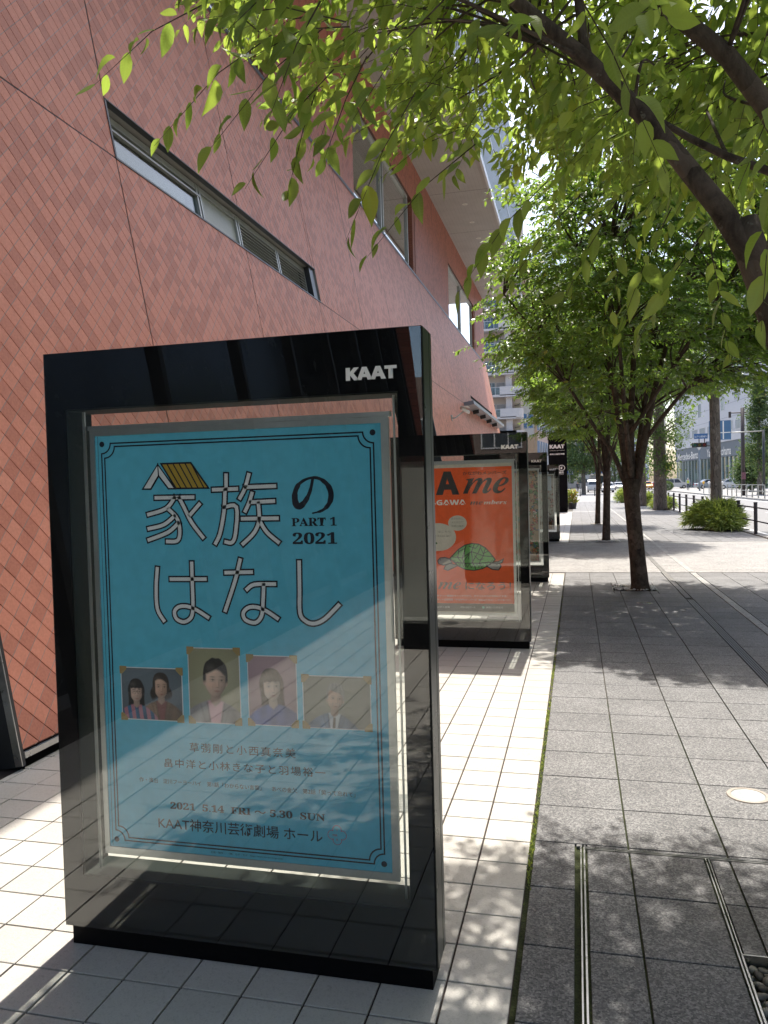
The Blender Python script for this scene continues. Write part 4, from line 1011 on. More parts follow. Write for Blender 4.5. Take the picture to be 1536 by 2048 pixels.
for P_2 in ([(-1.15,.85),(-1.06,.84),(-1.02,.955)],[(-1.06,.84),(-.97,.90),(-.94,.975)],[(-.97,.90),(-.86,.86),(-.84,.93)],[(-.86,.86),(-.77,.85)],[(-1.06,.84),(-1.03,.76)],[(-.97,.90),(-.96,.80),(-.93,.725)],[(-.86,.86),(-.90,.79),(-.87,.74)],[(-1.14,.80),(-1.03,.79),(-.90,.79),(-.79,.80)],[(-1.10,.84),(-1.09,.92)],[(-.91,.88),(-.88,.95)],[(-1.0,.87),(-1.05,.80)],[(-.92,.87),(-.97,.79)]):
    for k in range(len(P_2)-1): stroke(tu, [P_2[k],P_2[k+1]], .008, y2_-.0007, True)
for k in range(11):
    a_, b_ = -1.155+.036*k, -1.155+.036*(k+1); f_ = lambda x: .735+.055*((x+.96)/.2)**2*.9
    stroke(tu, [(a_, f_(a_)+.010),((a_+b_)/2, f_((a_+b_)/2)+.045),(b_, f_(b_)+.010)], .005, y2_-.0008, False)
for P_2 in ([(-1.09,.90),(-1.03,.93),(-1.04,.86)],[(-.99,.95),(-.93,.93),(-.90,.965)],[(-.88,.93),(-.86,.88),(-.82,.90)],[(-1.11,.86),(-1.07,.80)],[(-.94,.86),(-.90,.82),(-.86,.83)],[(-1.0,.83),(-.99,.89)]):
    for k in range(len(P_2)-1): stroke(tu, [P_2[k],P_2[k+1]], .007, y2_-.0007, True)
ell(tu, -1.268, .822, .005, .004, y2_-.0007, n=10)
tu.build('turtle_lines', DGREY, b2)
T('𝗔', -1.39, .542, .075, .072, ink('print_ame_grey', (.17,.15,.14))); T('𝒎𝒆', -1.301, .5425, .215, .068, ink('print_ame_grey', (.17,.15,.14)), shear=.15)
T('になろう！', -1.036, .540, .430, .074, ink('print_ame_grey', (.17,.15,.14)), bold=.012)
T('いち早くチケット情報をキャッチできて、チケットの先行予約もできる！', -1.40, .470, .755, .020, SIGNW)
T('インターネット会員制度「かながわメンバーズ（KAme＝カメ）」がスタート！', -1.40, .434, .782, .020, SIGNW)
for s, x, w in (('神奈川県民ホール',-1.50,.14),('公式Ｘ劇場',-1.31,.12),('神奈川県民ホール',-1.085,.14),('神奈川芸術劇場',-.845,.16)): T(s, x, .362, w, .020, SIGNW)
ell(MB(), -.87, .372, .012, .012, y1_).build('logo_dot', ink('print_mint', (.30,.62,.50)), b2)

# --- case 3: floral poster, case 4: pale flower poster
def floral_mat(name, cols, base, sc_):
    t = NT(name); p = t.pos(); c = t.mix(t.noise(3, 2, .5, p), base, tuple(x*.75 for x in base))
    for i, (s, col, th) in enumerate(cols):
        v = t.n('ShaderNodeTexVoronoi'); v.inputs['Scale'].default_value = s*sc_; v.inputs['Randomness'].default_value = 1
        mp = t.n('ShaderNodeMapping'); mp.inputs['Location'].default_value = (i*3.3, 0, i*7.1); t.l(p, mp.inputs[0])
        nn = t.n('ShaderNodeTexNoise'); nn.inputs['Scale'].default_value = s*2.2*sc_; t.l(mp.outputs[0], nn.inputs['Vector'])
        ad = t.n('ShaderNodeMix', data_type='VECTOR'); ad.inputs[0].default_value = .12; t.l(mp.outputs[0], ad.inputs[4]); t.l(nn.outputs['Color'], ad.inputs[5])
        t.l(ad.outputs[1], v.inputs['Vector'])
        m1 = t.math('LESS_THAN', v.outputs['Distance'], th); m2 = t.math('LESS_THAN', v.outputs['Distance'], th*.8)
        c = t.mix(m1, c, (.02,.03,.02)); c = t.mix(m2, c, col)
        rg = t.math('LESS_THAN', t.math('ABSOLUTE', t.math('SUBTRACT', v.outputs['Distance'], th*.45)), th*.1); c = t.mix(rg, c, tuple(x*.35 for x in col))
    t.bsdf(c, .5); return t.mat
FL = floral_mat('floral_print', [(9,(.15,.30,.13),.42),(11,(.62,.22,.09),.33),(12,(.60,.16,.17),.30),(14,(.10,.22,.46),.25),(17,(.66,.58,.42),.20),(22,(.62,.42,.10),.15)], (.42,.33,.22), 1.0)
FL2 = floral_mat('pale_floral_print', [(8,(.50,.32,.28),.36),(12,(.42,.12,.10),.25),(15,(.30,.36,.22),.2)], (.40,.38,.32), 1.0)
t3, b3, Y3 = case(12.1932, 'third display case with the colourful floral poster')
MB().poly([(-1.577,Y3,.321),(-.579,Y3,.321),(-.579,Y3,1.726),(-1.577,Y3,1.726)]).build('poster_print', FL, b3)
lettering('アケ', -.66, 1.00, Y3-.001, SIGNW, b3, w=.06, h=.10)
t4, b4, Y4 = case(20.5826, 'fourth display case, with a pale poster sheet and flowers, beyond the driveway strip')
MB().poly([(-1.577,Y4,.321),(-.579,Y4,.321),(-.579,Y4,1.726),(-1.577,Y4,1.726)]).build('poster_print', FL2, b4)
MB().poly([(-.85,Y4-.001,1.33),(-.63,Y4-.001,1.33),(-.63,Y4-.001,1.70),(-.85,Y4-.001,1.70)]).build('notice_sheet', ink('notice_blue', (.42,.50,.55)), b4)
m = MB()
for k in range(9): m.poly([(-.82,Y4-.0015,1.38+.033*k),(-.66,Y4-.0015,1.38+.033*k),(-.66,Y4-.0015,1.39+.033*k),(-.82,Y4-.0015,1.39+.033*k)])
m.build('notice_lines', PGREY, b4)
MB().poly([(-1.4,Y4-.001,.33),(-.63,Y4-.001,.33),(-.63,Y4-.001,.52),(-1.4,Y4-.001,.52)]).build('notice_sheet', ink('notice_brown', (.16,.08,.03)), b4)
t5, b5, Y5 = case(-2.72, 'display case standing behind the viewpoint, mirrored in the glass of the nearest case')
t5['group'] = 'black glass poster cases along the walkway'
MB().poly([(-1.577,Y5,.321),(-.579,Y5,.321),(-.579,Y5,1.726),(-1.577,Y5,1.726)]).build('poster_print', CREAM, b5)

# --- tall black sign pylon
t = empty('sign_pylon', (-.90,41.1,0), 'tall narrow black sign pylon at the end of the white tiled strip', 'sign')
MB().box(-1.365,-.435,41.0,41.2,.08,3.93).build('body', BLACK, t)
MB().box(-1.34,-.46,41.02,41.18,0,.08).build('plinth', BLACK, t)
MB().box(-.436,-.430,41.01,41.19,.09,3.92).build('side_trim', BLACK_S, t)
yS = 40.99
lettering('𝗞𝗔𝗔𝗧', -1.297, 3.285, yS, SIGNW, t, w=.745, h=.20, bold=.03)
lettering('KANAGAWA ARTS THEATRE', -1.297, 3.165, yS, SIGNW, t, w=.745, h=.030)
lettering('神奈川芸術劇場', -1.300, 2.95, yS, SIGNW, t, w=.745, h=.088, bold=.03)
m = MB(); stroke(m, [(-.71+.155*math.cos(R(a)), 2.28+.155*math.sin(R(a))*.9) for a in range(0,360,15)], .03, yS, 'hard', True)
stroke(m, [(-.90,2.42),(-.80,2.30),(-.85,2.20)], .03, yS); stroke(m, [(-.93,2.28),(-.84,2.34),(-.92,2.14)], .02, yS)
m.build('logo', SIGNW, t)
lettering('𝙆', -.77, 2.22, yS, SIGNW, t, w=.12, h=.12, bold=.05)
lettering('横浜', -.85, 1.985, yS, SIGNW, t, w=.24, h=.12, bold=.03); lettering('YOKOHAMA', -.85, 1.93, yS, SIGNW, t, w=.24, h=.03)

# ---------------------------------------------------------------- foliage
RS = np.random.RandomState(11)
def leaf_template(rows):
    """rows: (v, half width); folded along the midrib and drooping"""
    V = []; UV = []
    for v, w in rows:
        z = -.22*v*v; fold = .28*w
        V += [(-w, v, z+fold), (0, v, z), (w, v, z+fold)]; UV += [(.5-w, v), (.5, v), (.5+w, v)]
    F = []
    for i in range(len(rows)-1):
        a = 3*i; F += [(a, a+1, a+4, a+3), (a+1, a+2, a+5, a+4)]
    return np.array(V, float), np.array(F), np.array(UV, float)
LT_NEAR = leaf_template([(0,.006),(.10,.12),(.28,.205),(.50,.215),(.70,.16),(.88,.065),(1.0,.005)])
LT_MID = leaf_template([(0,.01),(.28,.22),(.65,.19),(1.0,.01)])
LT_FAR = leaf_template([(0,.04),(.42,.27),(1.0,.02)])
LT_BLADE = leaf_template([(0,.02),(.4,.055),(1.0,.004)])
def norm(a): return a/np.maximum(np.linalg.norm(a, axis=1, keepdims=True), 1e-9)
def frames(pos, axis, nor):
    Y = norm(axis); X = norm(np.cross(Y, nor)); Z = np.cross(X, Y)
    return pos, X, Y, Z
def leaves_mesh(name, tpl, fr, size, mat, var):
    V, F, UV = tpl; pos, X, Y, Z = fr; N = len(pos); s = size[:, None, None]
    W = pos[:, None, :] + s*(V[None, :, 0:1]*X[:, None, :] + V[None, :, 1:2]*Y[:, None, :] + V[None, :, 2:3]*Z[:, None, :])
    FF = (np.arange(N)[:, None, None]*len(V)+F[None]).reshape(-1, F.shape[1])
    return arr_mesh(name, W.reshape(-1, 3), FF, mat, np.repeat(var, len(F)), np.tile(UV, (N, 1)), True)
def sprays(P, D, L, k, droop=.3, size=.07, spread=.75, jitter=.25, flat=.6):
    """P,D (S,3) twig start and direction; k leaves per twig -> leaf frames and twig end points"""
    S = len(P); D = norm(D); up = np.array([0,0,1.0])
    side = norm(np.cross(D, up)+1e-4)
    pos = []; ax = []; nr = []; sz = []; ends = []
    for i in range(k):
        t = (i+.6)/k
        p = P + D*(L*t)[:, None] - up*(.30*L*t*t)[:, None]*(.5+droop)
        sg = 1 if i % 2 else -1
        a = D*.6 + side*sg*spread*(1-.6*(i == k-1)) - up*droop + RS.normal(0, jitter, (S,3))
        pos.append(p+RS.normal(0,.004,(S,3))); ax.append(a); nr.append(up*flat+side*.15*sg+RS.normal(0,.38,(S,3)))
        sz.append(size*(.72+.4*math.sin(math.pi*(.15+.8*t)))*RS.uniform(.66,1.22,S))
    p_, X, Y, Z = frames(np.concatenate(pos), np.concatenate(ax), np.concatenate(nr)); n = len(p_)
    return (p_, X*RS.uniform(.78,1.15,(n,1)), Y, Z*RS.uniform(-.4,2.4,(n,1))), np.concatenate(sz)
def twigs(P, D, L, droop, r, name, mat, parent, back=.15):
    """three-sided tapering twigs, all one mesh"""
    D = norm(D); up = np.array([0,0,1.0]); S = len(P); side = norm(np.cross(D, up)+1e-4); nn = np.cross(side, D)
    rings = []; ts = (-back, .35, 1.0); rr = (1.0, .7, .25)
    for t, q in zip(ts, rr):
        c = P + D*(L*t)[:, None] - up*(.30*L*t*abs(t))[:, None]*(.5+droop)
        for k in range(3):
            a = 2*math.pi*k/3; rings.append(c+(side*math.cos(a)+nn*math.sin(a))*r*q)
    V = np.stack(rings, 1)
    F = []
    for i in range(2):
        for k in range(3): F.append((i*3+k, i*3+(k+1)%3, i*3+3+(k+1)%3, i*3+3+k))
    FF = (np.arange(S)[:, None, None]*9+np.array(F)[None]).reshape(-1, 4)
    return link(name, arr_mesh(name, V.reshape(-1,3), FF, mat), parent, 'stuff')
def limb(b, pts, r0, r1, seg=8):
    P = [Vector(p) for p in pts]; Q = []
    for i in range(len(P)-1):
        a, p, q, d = P[max(i-1,0)], P[i], P[i+1], P[min(i+2,len(P)-1)]
        for k in range(4):
            t = k/4; Q.append(.5*((2*p)+(q-a)*t+(2*a-5*p+4*q-d)*t*t+(3*p-a-3*q+d)*t**3))
    Q.append(P[-1]); n = len(Q)
    rad = [(r0+(r1-r0)*i/(n-1))*(1+.06*math.sin(i*2.3+r0*90)) for i in range(n)]
    return b.tube(Q, rad, seg)
def connect(b, centres, mains, r0, r1):
    """side limbs from the nearest lower point of a main limb to each leaf cluster"""
    M = np.array([m for L in mains for m in L])
    for c in centres:
        d = np.linalg.norm(M-c, axis=1) + np.where(M[:,2] > c[2]+.1, 3, 0) + np.maximum(0, .5-(c[2]-M[:,2]))*.6
        a = M[np.argmin(d)]; mid = (a+c)/2+np.array([0,0,.10*np.linalg.norm(c-a)])+RS.normal(0,.05,3)
        limb(b, [a, mid, c], r0, r1, 5)

# --- nearest street tree: trunk just outside the frame, limbs and leaves overhead
tr1 = empty('street_tree', (.78,2.35,0), 'nearest street tree with dark limbs and large backlit leaves overhead', 'tree', 'zelkova trees along the walkway')
m = MB()
m.tube([(.80,2.36,-.06),(.79,2.36,.1),(.78,2.355,.6),(.765,2.35,1.1),(.74,2.345,1.4)], [.16,.125,.112,.108,.112], 16)
m.build('trunk', BARK, tr1, True)
mainA = [(.73,2.345,1.36),(.64,2.335,1.66),(.545,2.33,1.93),(.470,2.33,2.15),(.40,2.33,2.27),(.22,2.33,2.53),(.05,2.33,2.73),(-.08,2.31,2.85),(-.21,2.28,2.97),(-.55,2.2,3.25),(-.95,2.1,3.55)]
m = MB(); m.tube(mainA, [.080,.054,.042,.036,.030,.025,.0225,.020,.018,.013,.008], 14)
m.tube([(.50,2.33,2.08),(.475,2.33,2.17),(.462,2.332,2.235)], [.040,.038,.034], 14)
m.build('limb', BARK, tr1, True)
mainB = [(.75,2.36,1.38),(.73,2.42,1.9),(.66,2.47,2.38),(.56,2.5,2.60),(.45,2.5,2.77),(.24,2.5,2.98),(.0,2.55,3.3),(-.3,2.7,3.8)]
m = MB(); m.tube(mainB, [.085,.056,.038,.030,.027,.024,.018,.010], 14); m.build('limb', BARK, tr1, True)
mainC = [(.70,2.45,2.3),(.56,2.5,2.42),(.45,2.5,2.475),(.35,2.5,2.54),(.27,2.5,2.60),(.19,2.5,2.655),(.10,2.55,2.78),(-.1,2.7,3.0)]
m = MB(); m.tube(mainC, [.02,.0125,.0115,.0105,.008,.006,.005,.004], 8); m.build('limb', BARK, tr1, True)
mainD = [(.05,2.33,2.735),(.042,2.34,2.80),(.03,2.36,2.95),(.05,2.4,3.3),(.1,2.5,3.9)]
m = MB(); m.tube(mainD, [.018,.014,.0135,.012,.006], 8); m.build('limb', BARK, tr1, True)
mainE = [(.76,2.36,1.4),(.85,2.6,2.2),(1.0,3.0,3.0),(1.2,3.5,4.0),(1.4,4.0,5.0)]
m = MB(); m.tube(mainE, [.09,.07,.055,.04,.02], 12); m.build('limb', BARK, tr1, True)
mains = [mainA[5:], mainB[3:], mainD[1:], mainE[1:], mainC[2:]]
def low1(x, y): return 1.53+.352*y-np.where(x < 0, .40, .36)*x
cen = []
tries = 0
while len(cen) < 285 and tries < 90000:
    tries += 1
    z = RS.uniform(2.6, 5.9) if RS.rand() < .6 else RS.uniform(2.2, 3.6)
    x, y = (RS.uniform(-1.5, 3.0), RS.uniform(1.25, 5.9)) if RS.rand() < .7 else (RS.uniform(-.7, 1.9), RS.uniform(2.8, 5.9))
    if math.hypot(x, y-0) < 1.45: continue
    if z < low1(x, y)+.24: continue
    if x > -.12 and y < 2.5 and z < 3.3: continue
    if x < -.56*y-.0: continue
    if y-.51*z > 1.85+1.25*min(1, max(0, (x+1.0)/.6)): continue
    dd = math.hypot(x-.7, y-2.6)
    if dd > 3.2 or z > 6.2-.45*dd: continue
    if any((x-c[0])**2+(y-c[1])**2+(z-c[2])**2 < .17**2 for c in cen): continue
    cen.append((x, y, z))
tries = 0
while len(cen) < 375 and tries < 60000:      # upper crown out of view, added to thicken the shade on the paving
    tries += 1
    x, y, z = RS.uniform(-.75, 2.3), RS.uniform(2.4, 5.9), RS.uniform(3.6, 6.2)
    if z < 1.53+.62*y or y-.51*z > 2.9 or math.hypot(x-.7, y-2.6) > 3.4: continue
    if any((x-c[0])**2+(y-c[1])**2+(z-c[2])**2 < .17**2 for c in cen): continue
    cen.append((x, y, z))
cen = np.array(cen)
m = MB(); connect(m, cen, mains, .0065, .0025); m.build('small_branches', BARK, tr1, True, kind='stuff')
n = 12
P = np.repeat(cen, n, 0)+RS.normal(0, .15, (len(cen)*n, 3))*np.array([1,1,.75])
keep = P[:,2] > low1(P[:,0], P[:,1])+.11
P = P[keep]
D = norm(P-np.array([.7,2.5,0.0])*np.array([1,1,0])-np.array([0,0,1])*P[:,2:3]*np.array([0,0,1]))*.8+RS.normal(0,.55,P.shape); D[:,2] = RS.normal(-.12,.25,len(P))
L = RS.uniform(.16,.32,len(P))
# hand placed drooping sprays: the lit tips hanging at the lower edge of the crown
hand = [((-.80,1.95,2.70),(-1,.1,-.30),.34),((-.98,1.92,2.80),(-1,0,-.2),.30),((-.62,1.95,2.58),(-.8,.1,-.5),.28),((-.66,1.98,2.54),(-.4,0,-.9),.18),((-.64,1.9,2.66),(-1,0,-.5),.32),((-.40,1.95,2.48),(-.5,.1,-.6),.28),
        ((-.30,2.2,2.45),(-.8,.1,-.4),.34),((-.10,2.3,2.36),(-.7,.1,-.5),.30),((.10,2.4,2.30),(-.4,.2,-.5),.28),((.25,2.3,2.24),(-.3,.2,-.5),.26),((.34,2.4,2.20),(-.5,.1,-.6),.28),((.42,2.6,2.22),(.2,.3,-.7),.26),((.0,2.6,2.42),(-.7,.2,-.5),.30),((.2,2.8,2.42),(-.2,.3,-.6),.3)]
for i in range(12):
    X_ = RS.uniform(-.62,.45); Y_ = RS.uniform(1.35,1.7); hand.append(((X_, Y_, float(low1(X_, Y_))+RS.uniform(.17,.5)), (RS.normal(-.6,.6), RS.normal(0,.6), RS.uniform(-.6,0)), RS.uniform(.2,.3)))
hp = np.array([h[0] for h in hand]); hd = np.array([h[1] for h in hand]); hl = np.array([h[2] for h in hand])
P = np.concatenate([P, hp]); D = np.concatenate([D, hd]); L = np.concatenate([L, hl])
fr, sz = sprays(P, D, L, 9, droop=.55, size=.073, spread=.8, flat=.55)
twigs(P, D, L, .55, .0022, 'twigs', BARK, tr1)
pos = fr[0]; c0 = np.array([0,0,1.528]); dv = pos-c0
zc = dv@np.array(_f); ux = 768+1551.9*(dv@np.array(_r2))/np.maximum(zc,.01); uy = 1024-1551.9*(dv@np.array(_u2))/np.maximum(zc,.01)
inv = (zc > .3) & (ux > 0) & (ux < 1536) & (uy > -10) & (uy < 900)
order = np.where(inv, sz/np.maximum(zc,.1), -1).argsort()[::-1]
ip = order[:300]; mask = np.ones(len(pos), bool); mask[ip] = False
var = RS.uniform(0, 1, len(pos))
one = arr_mesh('leaf', LT_NEAR[0], LT_NEAR[1], LEAF, np.zeros(len(LT_NEAR[1])), LT_NEAR[2], True)
for i in ip:
    o = link('leaf', one, tr1); X, Y, Z = fr[1][i]*sz[i], fr[2][i]*sz[i], fr[3][i]*sz[i]; p = pos[i]
    off = wloc(tr1)
    o.matrix_basis = Matrix(((X[0],Y[0],Z[0],p[0]),(X[1],Y[1],Z[1],p[1]),(X[2],Y[2],Z[2],p[2]),(0,0,0,1)))
sub_ = tuple(a[mask] for a in fr)
nearm = (zc[mask] < 3.4) & inv[mask]
link('leaves', leaves_mesh('leaves', LT_NEAR, tuple(a[nearm] for a in sub_), sz[mask][nearm], LEAF, var[mask][nearm]), tr1, 'stuff')
link('leaves', leaves_mesh('leaves', LT_MID, tuple(a[~nearm] for a in sub_), sz[mask][~nearm], LEAF, var[mask][~nearm]), tr1, 'stuff')

# --- further street trees of the same row
def zelkova(base, label, seed, shiftrot=0.0):
    global RS
    keep_ = RS; RS = np.random.RandomState(seed)
    bx, by = base; O = np.array([bx, by, 0.0])
    t = empty('street_tree', (bx,by,0), label, 'tree', 'zelkova trees along the walkway')
    m = MB(); A = lambda *q: [tuple(O+np.array(p)) for p in q]
    m.tube(A((.09,0,-.06),(.085,0,.05),(.06,0,.4),(.02,0,.9),(-.01,0,1.3),(-.02,0,1.55)), [.158,.123,.110,.104,.106,.116], 18)
    m.build('trunk', BARK, t, True)
    ML = [A((-.04,0,1.30),(-.13,0,1.60),(-.26,0,1.95),(-.46,0,2.25),(-.85,-.1,2.9),(-1.25,-.2,3.6),(-1.7,-.3,4.2)),
          A((-.05,0,1.4),(-.14,0,2.24),(-.24,0,2.95),(-.41,.1,3.9),(-.66,.2,4.8),(-.9,.3,5.5)),
          A((0,0,1.4),(.0,.05,2.3),(.06,.1,3.3),(.09,.1,4.3),(.14,.1,5.6)),
          A((.04,0,1.35),(.19,0,2.16),(.32,0,2.78),(.46,0,3.3),(.74,-.1,4.2),(1.04,-.2,5.1)),
          A((.19,0,2.1),(.7,-.3,2.75),(1.3,-.5,3.3),(1.9,-.7,3.9)),
          A((.0,.02,1.45),(-.1,-.4,2.4),(-.2,-1.0,3.4),(-.3,-1.5,4.4)),
          A((.02,.05,1.45),(.2,.5,2.5),(.4,1.1,3.5),(.5,1.6,4.6)),
          A((.0,0,2.2),(.5,-.5,3.0),(1.0,-1.2,3.8),(1.4,-1.7,4.4)), A((0,.1,2.6),(-.7,.6,3.4),(-1.2,1.2,4.3))]
    for pts, r in zip(ML, (.042,.054,.060,.062,.032,.042,.042,.032,.026)):
        b = MB(); limb(b, pts, r, .010, 9); b.build('limb', BARK, t, True)
    cen = []; tries = 0
    while len(cen) < 420 and tries < 50000:
        tries += 1
        q = RS.uniform(-1,1,3); r = np.linalg.norm(q)
        if r > 1 or (r < .45 and RS.rand() < .7): continue
        x, y, z = q[0]*2.3+.55, q[1]*2.6-.05, 4.25+q[2]*2.2
        dx = abs(x) if x < 0 else x*.55
        lo = 2.4+max(.9*max(0,-x-.3), .33*max(0,x), abs(y)*.42)
        if z < lo: continue
        z = round(z/.42)*.42+RS.normal(0,.05)
        if any((x-c[0])**2+(y-c[1])**2+(z-c[2])**2 < .20**2 for c in cen): continue
        cen.append((x,y,z))
    cen = np.array(cen)+O
    b = MB(); connect(b, cen, [L_[1:] for L_ in ML], .014, .004); b.build('small_branches', BARK, t, True, kind='stuff')
    n = 17; P = np.repeat(cen, n, 0)+RS.normal(0,.20,(len(cen)*n,3))*np.array([1,1,.32])
    D = norm((P-O)*np.array([1,1,0]))+RS.normal(0,.5,P.shape); D[:,2] = RS.normal(-.08,.15,len(P))
    L = RS.uniform(.2,.38,len(P))
    fr, sz = sprays(P, D, L, 9, droop=.24, size=.084, spread=.8, flat=.9)
    link('leaves', leaves_mesh('leaves', LT_FAR, fr, sz, LEAFD, RS.uniform(0,.97,len(sz))), t, 'stuff')
    twigs(P, D, L, .24, .003, 'twigs', BARK, t)
    RS = keep_
    return t
tr2 = zelkova((.76,11.4), 'second street tree, full layered crown, rising from a white pebble square', 3)
def recopy(src, loc, rot, label, scale=1.0):
    t = copy_tree(src); t.location = loc; t.rotation_euler = (0,0,rot); t.scale = scale if hasattr(scale,'__len__') else (scale,)*3; t['label'] = label; return t
recopy(tr2, (.76,20.62,0), 2.1, 'third street tree in the row, its slim dark trunk just left of the big one', (.85,.85,1.15))
recopy(tr2, (.77,28.98,0), 4.0, 'fourth street tree in the row, farthest slim trunk with a low fork', (.80,.80,1.12))
recopy(tr2, (.78,-6.8,0), 1.2, 'street tree behind the viewpoint, mirrored in the display glass', 1.0)
recopy(tr2, (.78,-15.9,0), 2.9, 'second street tree behind the viewpoint, farther back', 1.0)

# --- ginkgos by the road
def clump_tree(base, H, z0, rad, tr, label, cat, mat, bark, n_cl, per, size, seed, group, top=None, skirt=None, name='ginkgo_tree', gap=.3):
    global RS
    keep_ = RS; RS = np.random.RandomState(seed); bx, by, bz = base; O = np.array([bx,by,bz])
    t = empty(name, base, label, cat, group)
    b = MB(); zt = z0+(H-z0)*.85
    b.tube([tuple(O+np.array(p)) for p in ((0,0,-.1),(0,0,.15),(0.01,0,z0*.4),(-.01,.01,z0),(.02,0,(z0+zt)/2),(0,0,zt))], [tr*1.35,tr*1.1,tr,tr*.92,tr*.6,tr*.15], 18)
    b.build('trunk', bark, t, True)
    cen = []
    for i in range(n_cl):
        f = RS.rand()**.9; z = z0+(H-z0)*f; rr = rad*(math.sin(math.pi*min(1,(.18+.8*f)))**.7 if top is None else max(.12,1-f**top))*RS.uniform(.35,1.0)
        a = RS.uniform(0,6.28); cen.append((rr*math.cos(a), rr*math.sin(a), z))
    if skirt:
        for i in range(skirt): a = RS.uniform(0,6.28); cen.append((tr*1.2*math.cos(a), tr*1.2*math.sin(a), RS.uniform(z0*.55, z0)))
    cen = np.array(cen)+O
    b = MB()
    for c in cen[:n_cl:2]:
        a = np.array([bx, by, max(bz+z0*.8, c[2]-.45*math.hypot(c[0]-bx, c[1]-by)-.2)]); limb(b, [a, (a+c)/2+np.array([0,0,.1]), c], tr*.16, tr*.04, 5)
    b.build('branches', bark, t, True, kind='stuff')
    N = len(cen)*per; pos = np.repeat(cen, per, 0)+RS.normal(0, gap, (N,3))*np.array([1,1,.7])
    ax = norm(pos-O-np.array([0,0,z0]))*.4+RS.normal(0,.6,(N,3)); ax[:,2] -= .2
    nr = RS.normal(0,.5,(N,3))+np.array([0,0,.8])
    link('leaves', leaves_mesh('leaves', LT_FAR, frames(pos, ax, nr), RS.uniform(.75,1.25,N)*size, mat, RS.uniform(0,.96,N)), t, 'stuff')
    RS = keep_
    return t
GG = 'ginkgo trees along the road fence'
clump_tree((4.42,27.2,0), 9.5, 4.5, 1.9, .165, 'straight bare ginkgo trunk rising out of the bamboo grass clump', 'tree', GINK, BARKG, 120, 70, .12, 21, GG, skirt=0, gap=.28)
clump_tree((4.12,41.6,0), 11, 3.3, 1.7, .31, 'thick ginkgo trunk with leaf tufts sprouting from the bark', 'tree', GINK, BARKG, 120, 60, .14, 22, GG, skirt=16, gap=.26)
clump_tree((3.85,48.8,0), 10, 3.6, 1.6, .20, 'slimmer ginkgo just left of the thick one, seen between the street tree trunks', 'tree', GINK, BARKG, 90, 50, .16, 23, GG, skirt=4, gap=.28)
clump_tree((4.2,64,0), 10, 3.2, 1.9, .22, 'ginkgo far down the road fence', 'tree', GINK, BARKG, 70, 40, .2, 24, GG, gap=.35)
# --- grassy clumps at the foot of the ginkgos
def clump(base, rx, ry, h, n, label, seed, size=.30):
    global RS
    keep_ = RS; RS = np.random.RandomState(seed)
    a = RS.uniform(0,6.28,n); rr = np.sqrt(RS.uniform(0,1,n)); z = RS.uniform(.12,1,n)**.8
    k = np.sqrt(np.maximum(0,1-(z*.93)**2))*(.75+.25*np.sin(a*3+seed)); 
    pos = np.stack([base[0]+rx*rr*k*np.cos(a), base[1]+ry*rr*k*np.sin(a), h*z*(.85+.15*np.cos(a*2))], 1)
    ax = np.stack([np.cos(a)*rr*1.1, np.sin(a)*rr*1.1, np.full(n,.15)], 1)+RS.normal(0,.5,(n,3)); ax[:,2] -= .25*rr
    t = empty('grass_clump', base, label, 'plant', 'bamboo grass clumps at the foot of the roadside trees')
    link('leaves', leaves_mesh('leaves', LT_BLADE, frames(pos, ax, RS.normal(0,.5,(n,3))+np.array([0,0,.6])), RS.uniform(.6,1.2,n)*size, SASA, RS.uniform(0,.97,n)), t, 'stuff')
    m = MB()
    for i in range(160):
        an, r_ = RS.uniform(0,6.28), RS.uniform(0,.55)
        m.tube([(base[0]+rx*r_*.7*math.cos(an), base[1]+ry*r_*.7*math.sin(an), 0),(base[0]+rx*r_*math.cos(an), base[1]+ry*r_*math.sin(an), h*.45),(base[0]+rx*r_*1.4*math.cos(an), base[1]+ry*r_*1.4*math.sin(an), h*.8)], .006, 4)
    m.build('stems', SASA, t, kind='stuff')
    MB().disc(base[0], base[1], .006, max(rx,ry)*.7, 20).build('soil_bed', M_('pit_soil', (.04,.033,.025), .95, scale=20), t)
    RS = keep_
clump((4.1,24.9,0), 1.0, 1.25, .86, 9000, 'large bamboo grass clump around the foot of the bare ginkgo trunk', 31, .27)
clump((4.35,42.5,0), .75, .8, .65, 2200, 'small grass clump behind the thick ginkgo trunk', 32)
clump((3.9,49.6,0), .9, .9, .8, 2200, 'leafy clump beside the slimmer ginkgo', 33)
clump((3.3,57,0), .9, 1.2, 1.0, 2500, 'light green shrub by the fence, seen between the dark trunks', 34)
# --- far trees
clump_tree((.86,97,0), 9.3, 2.9, 3.0, .26, 'round street tree at the end of the pavement, right of the tall sign', 'tree', FARL, BARKG, 260, 46, .26, 41, None, name='roadside_tree', gap=.42)
clump_tree((15.6,74,0), 10.2, 2.4, 1.35, .2, 'narrow bright green tree across the road in front of the white building', 'tree', FARL, BARKG, 190, 46, .20, 42, None, name='roadside_tree', top=1.6, skirt=4, gap=.30)
for i, (x, y, H, rd) in enumerate(((20.5,84,7.0,2.4),(23.5,80,7.5,2.6),(26.5,86,8.4,2.8),(18.6,92,4.6,1.6))):
    clump_tree((x,y,0), H, .8, rd, .22, ('broad dark green tree at the right edge beyond the road','taller dark tree behind the gantry post at the right edge','highest of the dark trees at the right edge','low rounded tree just right of the narrow bright one')[i], 'tree', FARL, BARKG, 170, 40, .26, 50+i, 'dense trees across the road on the right', name='park_tree', gap=.45)
clump_tree((-2.2,131,0), 8, 2, 3.2, .3, 'pale street tree far behind the tall sign', 'tree', FARL, BARKG, 120, 36, .34, 61, None, name='roadside_tree', gap=.55)
